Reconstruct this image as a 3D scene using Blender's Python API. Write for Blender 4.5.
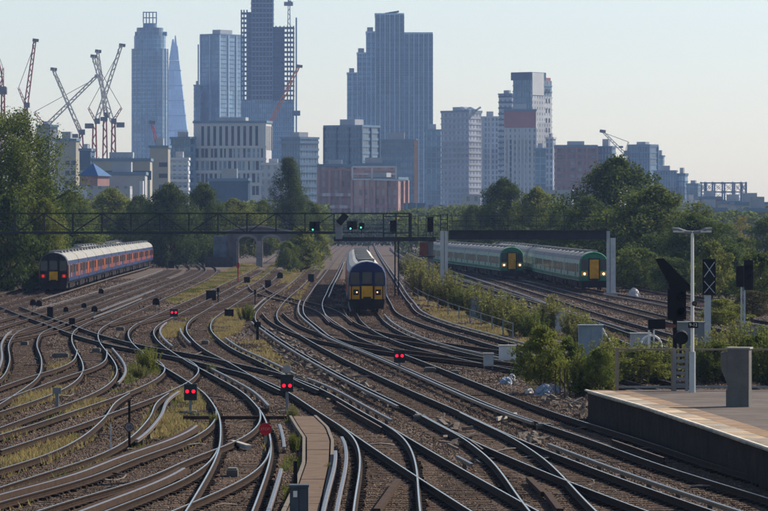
import bpy, math, random
import numpy as np
from mathutils import Vector, Matrix
random.seed(7); rng = np.random.default_rng(7)
R = math.radians
for o in list(bpy.data.objects): bpy.data.objects.remove(o)
scene = bpy.context.scene
COL = scene.collection

# ---------------------------------------------------------------- camera
F = 4300.0; HY = 223.0; CH = 6.5; CX = 384.0      # focal length in photo pixels, horizon row, eye height (m), centre column
cam_d = bpy.data.cameras.new('camera'); cam = bpy.data.objects.new('camera', cam_d); COL.objects.link(cam)
cam.location = (0, 0, CH); cam.rotation_euler = (R(90), 0, 0)
cam_d.sensor_width = 36; cam_d.lens = F / 768 * 36; cam_d.shift_y = -(255.5 - HY) / 768
cam_d.clip_start = 1; cam_d.clip_end = 40000
scene.camera = cam

# ---------------------------------------------------------------- sky and sun
HAZE = .00007
SUN_EL, SUN_AZ = 40.0, 58.0       # elevation, degrees to the right of the view direction (+Y)
w = bpy.data.worlds.new('World'); scene.world = w; w.use_nodes = True
nt = w.node_tree; bg = nt.nodes['Background']
sky = nt.nodes.new('ShaderNodeTexSky'); sky.sky_type = 'NISHITA'; sky.sun_disc = False
sky.sun_elevation = R(SUN_EL); sky.sun_rotation = R(SUN_AZ); sky.altitude = 20
sky.air_density = 1.02; sky.dust_density = 0.6; sky.ozone_density = 0.0
nt.links.new(sky.outputs[0], bg.inputs[0]); bg.inputs[1].default_value = 0.086
sd = bpy.data.lights.new('sun', 'SUN'); sun = bpy.data.objects.new('sun', sd); COL.objects.link(sun)
sd.energy = 5.0; sd.angle = R(0.55); sd.color = (1.0, 0.87, 0.70)
sdir = Vector((math.sin(R(SUN_AZ)) * math.cos(R(SUN_EL)), math.cos(R(SUN_AZ)) * math.cos(R(SUN_EL)), math.sin(R(SUN_EL))))
sun.rotation_euler = sdir.to_track_quat('Z', 'Y').to_euler(); sun.location = (300, 100, 300)
vs = scene.view_settings; vs.view_transform = 'Standard'; vs.look = 'None'; vs.exposure = 0.68; vs.gamma = 1.0; vs.use_curve_mapping = False
scene.render.engine = 'CYCLES'
cy = scene.cycles
cy.max_bounces = 6; cy.diffuse_bounces = 2; cy.glossy_bounces = 3; cy.transmission_bounces = 3; cy.transparent_max_bounces = 8; cy.volume_bounces = 1
cy.caustics_reflective = False; cy.caustics_refractive = False; cy.use_denoising = True

# ---------------------------------------------------------------- helpers
def gp(x, y, z=0.0):
    """point of the level plane at height z that the photo pixel (x, y) looks at"""
    s = (y - HY) / (CH - z)
    return Vector(((x - CX) / s, F / s, z))
def at(x, y, d):
    """point at depth d seen at pixel (x, y)"""
    return Vector(((x - CX) * d / F, d, CH + (HY - y) * d / F))
def dep(y): return F * CH / (y - HY)

class MB:
    """collects shapes, then links them as one mesh object"""
    def __init__(s): s.v = []; s.f = []; s.mi = []; s.m = 0
    def add(s, vs, fs):
        n = len(s.v); s.v.extend([tuple(p) for p in vs]); s.f.extend([tuple(i + n for i in f) for f in fs]); s.mi.extend([s.m] * len(fs)); return s
    def box(s, a, b):
        (x0, y0, z0), (x1, y1, z1) = a, b
        return s.add([(x0,y0,z0),(x1,y0,z0),(x1,y1,z0),(x0,y1,z0),(x0,y0,z1),(x1,y0,z1),(x1,y1,z1),(x0,y1,z1)],
                     [(0,3,2,1),(4,5,6,7),(0,1,5,4),(1,2,6,5),(2,3,7,6),(3,0,4,7)])
    def cbox(s, c, d): return s.box([c[i]-d[i]/2 for i in range(3)], [c[i]+d[i]/2 for i in range(3)])
    def bar(s, p, q, w, h=None):
        p = Vector(p); q = Vector(q); h = h or w; d = (q - p)
        if d.length < 1e-6: return s
        d.normalize(); up = Vector((0,0,1)) if abs(d.z) < .95 else Vector((0,1,0))
        a = d.cross(up).normalized() * (w/2); b = a.cross(d).normalized() * (h/2)
        return s.add([p-a-b, p+a-b, p+a+b, p-a+b, q-a-b, q+a-b, q+a+b, q-a+b],
                     [(0,3,2,1),(4,5,6,7),(0,1,5,4),(1,2,6,5),(2,3,7,6),(3,0,4,7)])
    def tube(s, pts, r, n=8, cap=True):
        pts = [Vector(p) for p in pts]; rs = r if isinstance(r, (list, tuple)) else [r]*len(pts); base = len(s.v); vs_ = []; fs = []
        for i, p in enumerate(pts):
            d = (pts[min(i+1, len(pts)-1)] - pts[max(i-1, 0)]).normalized()
            up = Vector((0,0,1)) if abs(d.z) < .9 else Vector((0,1,0))
            a = d.cross(up).normalized(); b = a.cross(d).normalized()
            for k in range(n):
                t = 2*math.pi*k/n; vs_.append(p + a*(rs[i]*math.cos(t)) + b*(rs[i]*math.sin(t)))
        for i in range(len(pts)-1):
            for k in range(n):
                k2 = (k+1) % n; fs.append((i*n+k, i*n+k2, (i+1)*n+k2, (i+1)*n+k))
        if cap: fs.append(tuple(range(n-1, -1, -1))); fs.append(tuple((len(pts)-1)*n+k for k in range(n)))
        return s.add(vs_, fs)
    def prism(s, poly, axis, a, b):
        """2D polygon extruded along axis ('x','y','z') from a to b; poly in the other two axes in xyz order"""
        def P(u, v, t): return {'x': (t,u,v), 'y': (u,t,v), 'z': (u,v,t)}[axis]
        n = len(poly); vs_ = [P(u,v,a) for u,v in poly] + [P(u,v,b) for u,v in poly]
        fs = [tuple(range(n)), tuple(range(2*n-1, n-1, -1))] + [(i, i+n, (i+1)%n+n, (i+1)%n) for i in range(n)]
        return s.add(vs_, fs)
    def sweep(s, line, prof, closed=True):
        """profile (u across, w up) swept along a plan polyline [(x,y,z)]"""
        n = len(prof); L = len(line); vs_ = []; fs = []
        for i in range(L):
            p = line[i]; a = line[max(i-1,0)]; b = line[min(i+1,L-1)]
            dx, dy = b[0]-a[0], b[1]-a[1]; l = math.hypot(dx,dy) or 1; nx, ny = dy/l, -dx/l
            for u, w_ in prof: vs_.append((p[0]+nx*u, p[1]+ny*u, p[2]+w_))
        for i in range(L-1):
            for k in range(n if closed else n-1):
                k2 = (k+1) % n; fs.append((i*n+k, i*n+k2, (i+1)*n+k2, (i+1)*n+k))
        if closed: fs.append(tuple(range(n-1,-1,-1))); fs.append(tuple((L-1)*n+k for k in range(n)))
        return s.add(vs_, fs)
    def mesh(s, name, mats, smooth=False):
        me = bpy.data.meshes.new(name); me.from_pydata(s.v, [], s.f)
        mats = mats if isinstance(mats, (list, tuple)) else [mats]
        for m in mats: me.materials.append(m)
        if len(mats) > 1: me.polygons.foreach_set('material_index', s.mi)
        if smooth: me.polygons.foreach_set('use_smooth', [True]*len(s.f))
        me.update(); return me
    def build(s, name, mats, parent=None, smooth=False, loc=None, fix=False):
        return link(name, s.mesh(name, mats, smooth), parent, loc)
def link(name, me, parent=None, loc=None, rot=None, scale=None):
    o = bpy.data.objects.new(name, me); COL.objects.link(o)
    if parent: o.parent = parent
    if loc is not None: o.location = loc
    if rot is not None: o.rotation_euler = rot if hasattr(rot, '__len__') else (0,0,rot)
    if scale is not None: o.scale = scale if hasattr(scale, '__len__') else (scale,)*3
    return o
def empty(name, loc=(0,0,0), rz=0, parent=None):
    o = bpy.data.objects.new(name, None); COL.objects.link(o); o.location = loc; o.rotation_euler = (0,0,rz); o.empty_display_size = .5
    if parent: o.parent = parent
    return o
def tag(o, label=None, cat=None, group=None, kind=None):
    if label: o['label'] = label
    if cat: o['category'] = cat
    if group: o['group'] = group
    if kind: o['kind'] = kind
    return o
CH_ = {}
def kids(o): return [c for c in COL.objects if c.parent == o]
def copy_tree(root, childmap):
    c = root.copy(); COL.objects.link(c)
    for ch, subs in childmap:
        d = ch.copy(); COL.objects.link(d); d.parent = c
        for g in subs:
            e = g.copy(); COL.objects.link(e); e.parent = d
    return c

# ---------------------------------------------------------------- materials
MATS = {}
def mat(name, col, rough=.75, metal=0.0, var=.18, scale=2.0, bump=0.0, bscale=None, spec=.08, col2=None, emit=None, estr=0, coat=0, stretch=None, coords='Position'):
    if name in MATS: return MATS[name]
    m = bpy.data.materials.new(name); m.use_nodes = True; t = m.node_tree; b = t.nodes['Principled BSDF']
    b.inputs['Roughness'].default_value = rough; b.inputs['Metallic'].default_value = metal; b.inputs['Specular IOR Level'].default_value = spec
    if coords == 'Position':
        g = t.nodes.new('ShaderNodeNewGeometry'); src = g.outputs['Position']
    else:
        g = t.nodes.new('ShaderNodeTexCoord'); src = g.outputs['Object']
    if stretch:
        mp = t.nodes.new('ShaderNodeMapping'); mp.inputs['Scale'].default_value = stretch; t.links.new(src, mp.inputs[0]); src = mp.outputs[0]
    n = t.nodes.new('ShaderNodeTexNoise'); n.inputs['Scale'].default_value = scale; n.inputs['Detail'].default_value = 6; n.inputs['Roughness'].default_value = .65
    t.links.new(src, n.inputs['Vector'])
    r = t.nodes.new('ShaderNodeValToRGB'); e = r.color_ramp.elements
    c2 = col2 or tuple(min(1, c*(1+var)) for c in col); c1 = tuple(c*(1-var) for c in col)
    e[0].position = .3; e[0].color = (*c1, 1); e[1].position = .7; e[1].color = (*c2, 1)
    t.links.new(n.outputs[0], r.inputs[0]); t.links.new(r.outputs[0], b.inputs['Base Color'])
    if bump:
        n2 = t.nodes.new('ShaderNodeTexNoise'); n2.inputs['Scale'].default_value = bscale or scale*4; n2.inputs['Detail'].default_value = 5
        t.links.new(src, n2.inputs['Vector'])
        bu = t.nodes.new('ShaderNodeBump'); bu.inputs['Strength'].default_value = bump; bu.inputs['Distance'].default_value = .05
        t.links.new(n2.outputs[0], bu.inputs['Height']); t.links.new(bu.outputs[0], b.inputs['Normal'])
    if emit: b.inputs['Emission Color'].default_value = (*emit, 1); b.inputs['Emission Strength'].default_value = estr
    if coat: b.inputs['Coat Weight'].default_value = coat
    MATS[name] = m; return m
def leafmat(name, c1, c2, trans=.35):
    """leaf colour varies from leaf to leaf, light passes through"""
    if name in MATS: return MATS[name]
    m = bpy.data.materials.new(name); m.use_nodes = True; t = m.node_tree; b = t.nodes['Principled BSDF']
    g = t.nodes.new('ShaderNodeNewGeometry'); oi = t.nodes.new('ShaderNodeObjectInfo')
    n = t.nodes.new('ShaderNodeTexNoise'); n.inputs['Scale'].default_value = .35; n.inputs['Detail'].default_value = 3
    t.links.new(g.outputs['Position'], n.inputs['Vector'])
    mx = t.nodes.new('ShaderNodeMath'); mx.operation = 'MULTIPLY_ADD'; mx.inputs[1].default_value = .5; t.links.new(g.outputs['Random Per Island'], mx.inputs[0]); 
    m2 = t.nodes.new('ShaderNodeMath'); m2.operation = 'MULTIPLY_ADD'; m2.inputs[1].default_value = .6; m2.inputs[2].default_value = -.05
    t.links.new(n.outputs[0], m2.inputs[0]); t.links.new(m2.outputs[0], mx.inputs[2])
    r = t.nodes.new('ShaderNodeValToRGB'); e = r.color_ramp.elements; e[0].position = .15; e[0].color = (*c1, 1); e[1].position = .85; e[1].color = (*c2, 1)
    t.links.new(mx.outputs[0], r.inputs[0]); t.links.new(r.outputs[0], b.inputs['Base Color']); b.inputs['Roughness'].default_value = .8; b.inputs['Specular IOR Level'].default_value = .12
    tr = t.nodes.new('ShaderNodeBsdfTranslucent'); t.links.new(r.outputs[0], tr.inputs[0])
    ms = t.nodes.new('ShaderNodeMixShader'); ms.inputs[0].default_value = trans; t.links.new(b.outputs[0], ms.inputs[1]); t.links.new(tr.outputs[0], ms.inputs[2])
    t.links.new(ms.outputs[0], t.nodes['Material Output'].inputs[0])
    MATS[name] = m; return m
# ================================================================ SETTING: ground, ballast, tracks
M_ground = mat('ground_soil', (.09,.095,.05), .95, var=.35, scale=.05, bump=.3, bscale=2)
M_ballast = mat('ballast', (.075,.06,.052), .95, var=.45, scale=.35, bump=.8, bscale=14, col2=(.125,.10,.086))
def sheet(name, poly, z, m):
    mb = MB(); mb.add([(x, y, z) for x, y in poly], [tuple(range(len(poly)))]); return tag(mb.build(name, m), kind='structure')
g = MB(); NX, NY = 30, 60
xs = np.linspace(-1500, 1500, NX+1); ys = np.concatenate([np.linspace(40, 1000, 30), np.geomspace(1100, 9000, 31)])
g.add([(x, y, -.30) for y in ys for x in xs], [(j*(NX+1)+i, j*(NX+1)+i+1, (j+1)*(NX+1)+i+1, (j+1)*(NX+1)+i) for j in range(len(ys)-1) for i in range(NX)])
tag(g.build('ground', M_ground), kind='structure')
def P2(x, y): p = gp(x, y, -.2); return (p.x, p.y)
sheet('ballast_bed', [(-30,50),(60,50),(62,300),P2(800,306),P2(640,284),P2(560,265),P2(470,252),P2(420,244),P2(400,238),P2(318,238),P2(312,248),P2(200,246.5),P2(150,250),P2(100,262),P2(0,278),P2(-60,290),(-40,200)], -.245, M_ballast)

M_railside = mat('rail_rust', (.026,.0155,.0105), .8, var=.4, scale=6, bump=.2)
M_railtop = mat('rail_polished', (.46,.42,.385), .24, metal=1.0, var=.12, scale=1.5)
M_railold = mat('rail_dull', (.20,.15,.12), .5, metal=.5, var=.3, scale=2)
M_sleeper = mat('sleeper_timber', (.095,.068,.052), .9, var=.4, scale=5, bump=.4, bscale=30)
M_cond = mat('conductor_steel', (.16,.125,.105), .45, metal=.6, var=.3, scale=3)
M_condtop = mat('conductor_shine', (.22,.2,.19), .4, metal=1.0, var=.2, scale=2)
M_insul = mat('insulator', (.09,.08,.07), .4)
M_board = mat('guard_board', (.045,.029,.021), .85, var=.3, scale=3, bump=.3)
GAUGE = 1.435

def smooth_line(pts, side, step=1.0, sig=5.0):
    """pixels of one rail -> plan polyline of the track's centre"""
    P = sorted([tuple(gp(x, y)[:2]) for x, y in pts], key=lambda p: p[1])
    Y = np.array([p[1] for p in P]); X = np.array([p[0] for p in P])
    h = np.diff(Y); d = np.diff(X)/h; m = np.zeros(len(Y))
    m[1:-1] = (d[:-1]*h[1:] + d[1:]*h[:-1])/(h[:-1]+h[1:]) ; m[0] = d[0]; m[-1] = d[-1]
    y = np.arange(Y[0], Y[-1], step); k = np.clip(np.searchsorted(Y, y, 'right')-1, 0, len(Y)-2); t = (y-Y[k])/h[k]
    x = (2*t**3-3*t**2+1)*X[k] + (t**3-2*t**2+t)*h[k]*m[k] + (-2*t**3+3*t**2)*X[k+1] + (t**3-t**2)*h[k]*m[k+1]
    n = int(sig*2.5/step); ker = np.exp(-.5*(np.arange(-n, n+1)*step/sig)**2); ker /= ker.sum()
    lo = x[0] + m[0]*(np.arange(-n, 0)*step); hi = x[-1] + m[-1]*(np.arange(1, n+1)*step)
    x = np.convolve(np.concatenate([lo, x, hi]), ker, 'valid')
    sl = np.gradient(x, step); l = np.hypot(1, sl); off = {'L': GAUGE/2, 'R': -GAUGE/2, 'C': 0}[side]
    return np.stack([x + off/l, y - off*sl/l], 1)
def offset(line, off, z):
    d = np.gradient(line, axis=0); l = np.hypot(d[:,0], d[:,1]); n = np.stack([d[:,1]/l, -d[:,0]/l], 1)
    q = line + n*off; return [(a, b, z) for a, b in q]
def thin(line):
    """coarser with distance"""
    keep = []; last = -1e9
    for i, p in enumerate(line):
        if p[1]-last >= max(1.0, p[1]/120) or i == len(line)-1: keep.append(i); last = p[1]
    return line[keep]
RAIL_LOW = [(-.07,-.159),(.07,-.159),(.07,-.148),(.012,-.13),(.012,-.045),(.036,-.036),(.036,-.006),(.028,-.001),(-.028,-.001),(-.036,-.006),(-.036,-.036),(-.012,-.045),(-.012,-.13),(-.07,-.148)]
RAIL_TOP = [(-.020,.0),(.020,.0)]
M_chair = mat('rail_chair', (.022,.016,.013), .9, var=.3)
sl_mb = MB().cbox((0,0,0), (2.6,.25,.13)); sl_mb.m = 1
for sx in (-1,1): sl_mb.cbox((sx*.7535,0,.065+.028), (.36,.17,.056))
sl_me = sl_mb.mesh('sleeper', [M_sleeper, M_chair])
TRACKS = {}
CENTRE = []     # every track's centre line, for clearances
def track(key, pts, side, label, cond=(), old=False, ind=0, sig=5.0, zi=[0]):
    line = smooth_line(pts, side, sig=sig); zi[0] += 1; z = -.0025*(zi[0] % 12)
    root = empty('railway_track', (float(line[0][0]), float(line[0][1]), 0)); tag(root, label, 'railway track', 'tracks of the railway junction')
    inv = Vector((float(line[0][0]), float(line[0][1]), 0))
    def rel(q): return [(a-inv.x, b-inv.y, c) for a, b, c in q]
    tl = thin(line)
    for o in (-1, 1):
        mb = MB(); q = rel(offset(tl, o*(GAUGE/2+.036), z)); mb.sweep(q, RAIL_LOW); mb.m = 1; mb.sweep(q, RAIL_TOP, False)
        mb.build('rail', [M_railside, M_railold if old else M_railtop], root)
    # sleepers
    seg = np.hypot(*np.diff(line, axis=0).T); s = np.concatenate([[0], np.cumsum(seg)]); st = np.arange(.3, s[-1], .68)
    px_ = np.interp(st, s, line[:,0]); py_ = np.interp(st, s, line[:,1]); sl = np.interp(py_, line[:,1], np.gradient(line[:,0], line[:,1]))
    rest = MB(); n = 0
    for i in range(len(st)):
        if py_[i] > 620: break
        a = -math.atan(sl[i]) + random.gauss(0, .012); j = random.uniform(-.05, .05)
        vis = 96 < py_[i] < 165 and abs(px_[i]/py_[i]) < .094
        c = (px_[i]-inv.x+j, py_[i]-inv.y, -.205-.065+z-random.uniform(0,.012))
        if vis and n < 90:
            link('sleeper', sl_me, root, c, a); n += 1
        else:
            ca, sa = math.cos(a), math.sin(a); b0 = len(rest.v)
            pts8 = [(u*ca-v*sa+c[0], u*sa+v*ca+c[1], c[2]+w_) for w_ in (-.065,.065) for u, v in ((-1.3,-.125),(1.3,-.125),(1.3,.125),(-1.3,.125))]
            rest.m = 0; rest.add(pts8, [(4,5,6,7),(0,1,5,4),(1,2,6,5),(2,3,7,6),(3,0,4,7)])
            if py_[i] < 300:
                rest.m = 1
                for sx in (-1,1): rest.add([((sx*.7535+u)*ca-v*sa+c[0], (sx*.7535+u)*sa+v*ca+c[1], c[2]+w_) for w_ in (.065,.121) for u, v in ((-.18,-.085),(.18,-.085),(.18,.085),(-.18,.085))], [(4,5,6,7),(0,1,5,4),(1,2,6,5),(2,3,7,6),(3,0,4,7)])
    if rest.v: tag(rest.build('sleepers', [M_sleeper, M_chair], root), kind='stuff')
    # conductor rails: (offset from centre, row far, row near, guard boards?)
    for c in cond:
        off, y0, y1 = c[:3]; brd = len(c) > 3 and c[3]
        sel = tl[(tl[:,1] >= dep(y1)) & (tl[:,1] <= dep(y0))]
        if len(sel) < 3: continue
        q = rel(offset(sel, off, z)); check = abs(off) < .72
        mb = MB()
        if check:
            mb.sweep(q, RAIL_LOW); mb.m = 1; mb.sweep(q, RAIL_TOP, False); mb.build('check_rail', [M_railside, M_railold], root); continue
        up = .075
        mb.sweep(q, [(-.05,up-.10),(.05,up-.10),(.05,up-.075),(.02,up-.07),(.02,up-.05),(.045,up-.04),(.045,up-.006),(-.045,up-.006),(-.045,up-.04),(-.02,up-.05),(-.02,up-.07),(-.05,up-.075)])
        mb.m = 1; mb.sweep(q, [(-.045,up-.006),(.045,up-.006),(.035,up),(-.035,up)])
        # sloping ramp at each end
        cr = mb.build('conductor_rail', [M_cond, M_condtop], root)
        mi = MB(); acc = 0
        for k in range(1, len(q)-1, 2):
            mi.box((q[k][0]-.055, q[k][1]-.055, -.22), (q[k][0]+.055, q[k][1]+.055, up-.10))
        tag(mi.build('insulators', M_insul, cr), kind='stuff')
        if brd:
            for o2 in (-.13, .13):
                mbb = MB(); q2 = rel(offset(sel, off+o2, z)); mbb.sweep(q2, [(-.02,-.06),(.02,-.06),(.02,up+.015),(-.02,up+.015)]); mbb.build('guard_board', M_board, root)
    TRACKS[key] = line; CENTRE.append(line); return root
CR = 1.13; CL = -1.13; KR = .62
track('A', [(900,540),(768,497),(650,461),(618,448.5),(508,411),(450,386.5),(410,369),(368,351.5),(338,340),(318,326),(305,314.5),(303.5,307.5),(312,291),(324,275),(338,256),(346,247),(354,240)], 'L',
      'curving track that runs along the edge of the stone platform', [(CL,300,425),(-.1,436,458),(CR,262,298)])
track('B', [(760,550),(650,511),(566,479.5),(500,452),(465,436.5),(417,411),(380,393.5),(268,330),(257,321.5),(256,314),(262,306),(289,285),(314,261.5),(332,249),(346,240.5)], 'L',
      'second track from the stone platform, running up to the left of the yellow-fronted train', [(CL,322,408),(CR,443,540),(CL,298,313)])
track('T1', [(560,545),(530,509),(519,495),(511,483),(501,469.5),(490,457),(478,447.5),(465,437.8),(440,424.5),(417,412)], 'L',
      'short branch curving down from a switch left of the platform, bottom right', [(-KR,436,452)], sig=3)
track('C', [(540,552),(474,511),(439,489),(415,473.7),(380,451),(350,430.5),(319,411),(281,387),(263,379),(240,371),(208,364),(185,358),(157,352.5),(130,348),(98,341),(74,334),(50,325),(14,312),(0,306)], 'L',
      'long diagonal track crossing from the far left to the lower middle', [(CR,378,424),(KR-.15,400,428),(CR,455,470)], sig=4)
track('T2', [(352,545),(355,511),(358,489),(361,470),(361,453),(358,442),(350,431.4),(338,423),(319,411)], 'L',
      'branch track bending down to the bottom edge, right of the brown walkway', [(CL,438,540),(CL-.3,450,540)], sig=3)
track('M', [(165,545),(187,511),(196.6,495),(208,475.6),(220,450),(222,430),(220,414),(214,403),(204,391),(189,381),(155,360),(130,338),(129,331),(137,323.5),(150,317.6),(163,311.5),(198.6,296),(230,281),(247.5,273),(262,264),(274,256),(283,249)], 'L',
      'track with the round red board, running down to the bottom left of the brown walkway', [(CR,322,347),(CR,368,409),(CR,424,452),(CR,469,540)], sig=3.5)
track('D1', [(-60,520),(0,501),(94,475.6),(130,460),(185,441),(204,431.6),(214,423),(217.5,415),(217,406)], 'L',
      'branch sweeping to the lower left edge beside upper boarded conductor rail', [(CL,424,520,1)], sig=3)
track('D2', [(40,536),(101,512),(130,501),(161,489),(189,476.6),(208,464),(216,455),(220,446)], 'L',
      'lowest branch sweeping to the bottom left corner', [(CL,468,540,1)], sig=3)
track('E1', [(-50,449),(0,434),(20,428),(78,409),(130,391),(159,377),(166,368),(163,363),(155,358)], 'L',
      'branch with grassy sides meeting the left edge above the ten sign', sig=2.5)
track('E2', [(-60,486),(0,468),(29,460),(59,449),(84,435.5),(98,424),(109,413),(113.6,404),(121,397.5),(132,391.5)], 'L',
      'snaking branch that passes behind the post with the ten sign', [(CR,392,442)], sig=3)
track('F1', [(-60,431),(0,411),(39,398.5),(66.6,387),(78,379),(84,370),(83,361),(78,351.5),(72.5,340),(76,329),(94,319.6),(111.6,313),(150,297),(178,286),(200,275.5),(206,270.5),(203,265.5),(192,260.5),(188,257),(198,252.5),(222,248.5)], 'L',
      'winding track, rightmost of the left-hand lines that weave past the blue train', [(CR,348,384),(CL,298,318)], sig=3.5)
track('F2', [(-60,407),(0,387),(35,375),(59,368),(72,362),(77,355),(78,349)], 'L', 'short link to the left edge from the winding left-hand line', sig=2.5)
track('F3', [(-60,414),(-20,392),(2,378),(10,363),(10,342),(19.6,331),(41,323.5),(62.7,315.7),(102,302),(150,285.5),(178,276),(190,270),(187,265),(176,260),(172,256.5),(182,252),(208,248)], 'L',
      'winding track nearest the left edge, second right of the blue train', [(CL,331,369),(CR,290,312)], sig=3.5)
track('S', [(281,390),(265,382.5),(247,372),(228,361),(206,349.6),(193,339),(187,330),(189,322),(208,309),(234,294.5),(258,281),(272,270),(284,260),(294,252)], 'L',
      'curved track past the small bush and dark cabinet, joining the long diagonal', [(CR,338,376),(CL,328,344)], sig=3)
track('LT', [(-60,322),(0,305),(45,292.5),(92,279),(138.8,266.5),(158,260),(166,256),(184,251.5),(212,247.5)], 'L', 'track under the long blue train on the left', [(CR,262,300)])
track('LL', [(-90,318),(-60,310),(9,292),(50,281.5),(88,273),(108,267.5),(115,264),(110,260.5),(98,258),(84,256)], 'L', 'leftmost track, beside the trees and partly behind the blue train', [])
track('LR', [(-60,338),(0,320),(66,302.5),(110,289),(150,276),(168,268.5),(166,263),(163,258),(176,252.5),(204,248)], 'L', 'track just right of the long blue train', [(CL,270,310)])
track('Q1', [(760,428),(640,398),(520,370),(480,362.5),(445,354.5),(412,346),(385,336),(366,324.5),(357.5,313.4),(353.5,295),(353,282.5),(354,268),(358,254),(364,244),(370,238.5)], 'L',
      'track under the yellow-fronted train in the middle', [(CR,314,362),(CL,284,312)])
track('Q2', [(760,405),(640,374),(560,353.5),(521,345),(500,339),(446,324),(420,314),(409,302.7),(395,281),(379,256),(374,246),(374,239)], 'R',
      'track curving right below the overgrown strip, right of the middle train', [(CR,246,352)])
track('RB', [(760,388),(690,364),(640,347),(600,331),(560,317),(520,303),(485,292),(450,280.5),(425,270),(402,258),(390,249)], 'L', 'right-hand line nearest the overgrown strip, behind the bushes', [(CR,270,330)])
track('RA', [(850,392),(768,369),(700,349),(620,326),(572,311),(536,298),(499,285.5),(470,276),(440,266),(412,256),(398,249)], 'L', 'right-hand track next to the nearer green train, on its left', [(CL,266,320)])
track('T1g', [(850,362),(768,345),(700,329),(620,309),(568,295),(506,279),(443,268.5),(415,261.5),(398,254),(390,247)], 'L', 'track under the green train half hidden in the middle distance', [])
track('T2g', [(850,341),(768,325.5),(700,312),(640,300),(586,290.6),(517,273.5),(464,263),(430,256.5),(404,248)], 'L', 'track under the green train beside the right gantry leg', [(CL,294,330)])
track('RC', [(850,326),(768,311),(700,299.5),(650,291),(600,281),(545,269),(480,257.5),(440,250)], 'L', 'rightmost track, under the trees beyond the green trains', [])
track('X1', [(560,373),(505,366),(458,360),(410,354.5),(358,347),(320,340),(290,331),(270,320.5),(262,312)], 'L', 'long dull crossover rails between the middle lines, left of the white boards', old=True, sig=4)
track('X2', [(540,361),(497,354),(439,345.5),(380,336.5),(345,328),(328,318),(324,309)], 'L', 'dull crossover below the yellow-fronted train', old=True, sig=4)
track('X3', [(110,324),(150,315),(195,307.5),(236,301),(262,291),(280,281)], 'L', 'crossover behind the small red signal on the left', old=True, sig=4)
track('X4', [(330,322),(318,311),(296,303),(270,297),(254,291),(248,284)], 'L', 'faint crossover linking two lines left of the middle train', old=True, sig=4)
track('X5', [(-20,340),(20,333),(57,322),(92,309),(122,297),(150,286)], 'L', 'crossover among the small dark boxes in front of the blue train', old=True, sig=4)
# ================================================================ loose ballast, weeds, trees
def fast_mesh(name, V, nper, mats, smooth=False):
    """V: (N*nper,3) -> N separate polygons with nper corners"""
    N = len(V)//nper; me = bpy.data.meshes.new(name)
    me.vertices.add(len(V)); me.vertices.foreach_set('co', np.asarray(V, dtype=np.float32).ravel())
    me.loops.add(len(V)); me.loops.foreach_set('vertex_index', np.arange(len(V), dtype=np.int32))
    me.polygons.add(N); me.polygons.foreach_set('loop_start', np.arange(0, len(V), nper, dtype=np.int32))
    me.update(calc_edges=True); me.materials.append(mats); me.validate(); return me

def near_tracks(X, Y):
    """lateral distance to the nearest rail and to the nearest track centre"""
    rail = np.full(len(X), 9.); cen = np.full(len(X), 99.)
    for L in CENTRE:
        m = (Y >= L[0,1]) & (Y <= L[-1,1])
        off = np.abs(X - np.interp(Y, L[:,1], L[:,0])); off[~m] = 99
        cen = np.minimum(cen, off); rail = np.minimum(rail, np.abs(off-.7535))
    return rail, cen
WALK_L = [(292,414),(300,427),(307,437),(307,462),(299,485),(287,511),(270,560)]
WALK_R = [(311,414),(324.6,427),(329.5,440),(328.5,462),(322.6,489),(318.7,511),(312,560)]
WZ = -.06
WL = np.array([gp(x,y,WZ)[:2] for x,y in WALK_L])[::-1]; WR = np.array([gp(x,y,WZ)[:2] for x,y in WALK_R])[::-1]
PLAT_EDGE = [(800,459),(768,447.5),(700,424.5),(640,405),(585,389.5)]
PE = np.array([gp(x,y,.9)[:2] for x,y in PLAT_EDGE])
PE = np.vstack([[PE[0]+(PE[0]-PE[1])*6], PE])
def blocked(X, Y):
    w = (Y > WL[0,1]) & (Y < WL[-1,1]) & (X > np.interp(Y, WL[:,1], WL[:,0])) & (X < np.interp(Y, WR[:,1], WR[:,0]))
    p = (Y < PE[-1,1]+1) & (X > np.interp(Y, PE[:,1], PE[:,0])-.1)
    return w | p
def scatter(y0, y1, dens, pad=.006):
    """random ground points inside the view wedge between two depths"""
    n = int(dens*(y1**2-y0**2)*.0893*1.05); Y = np.sqrt(rng.uniform(y0**2, y1**2, n)); X = rng.uniform(-.0953, .0953, n)*Y
    return X, Y
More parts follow.
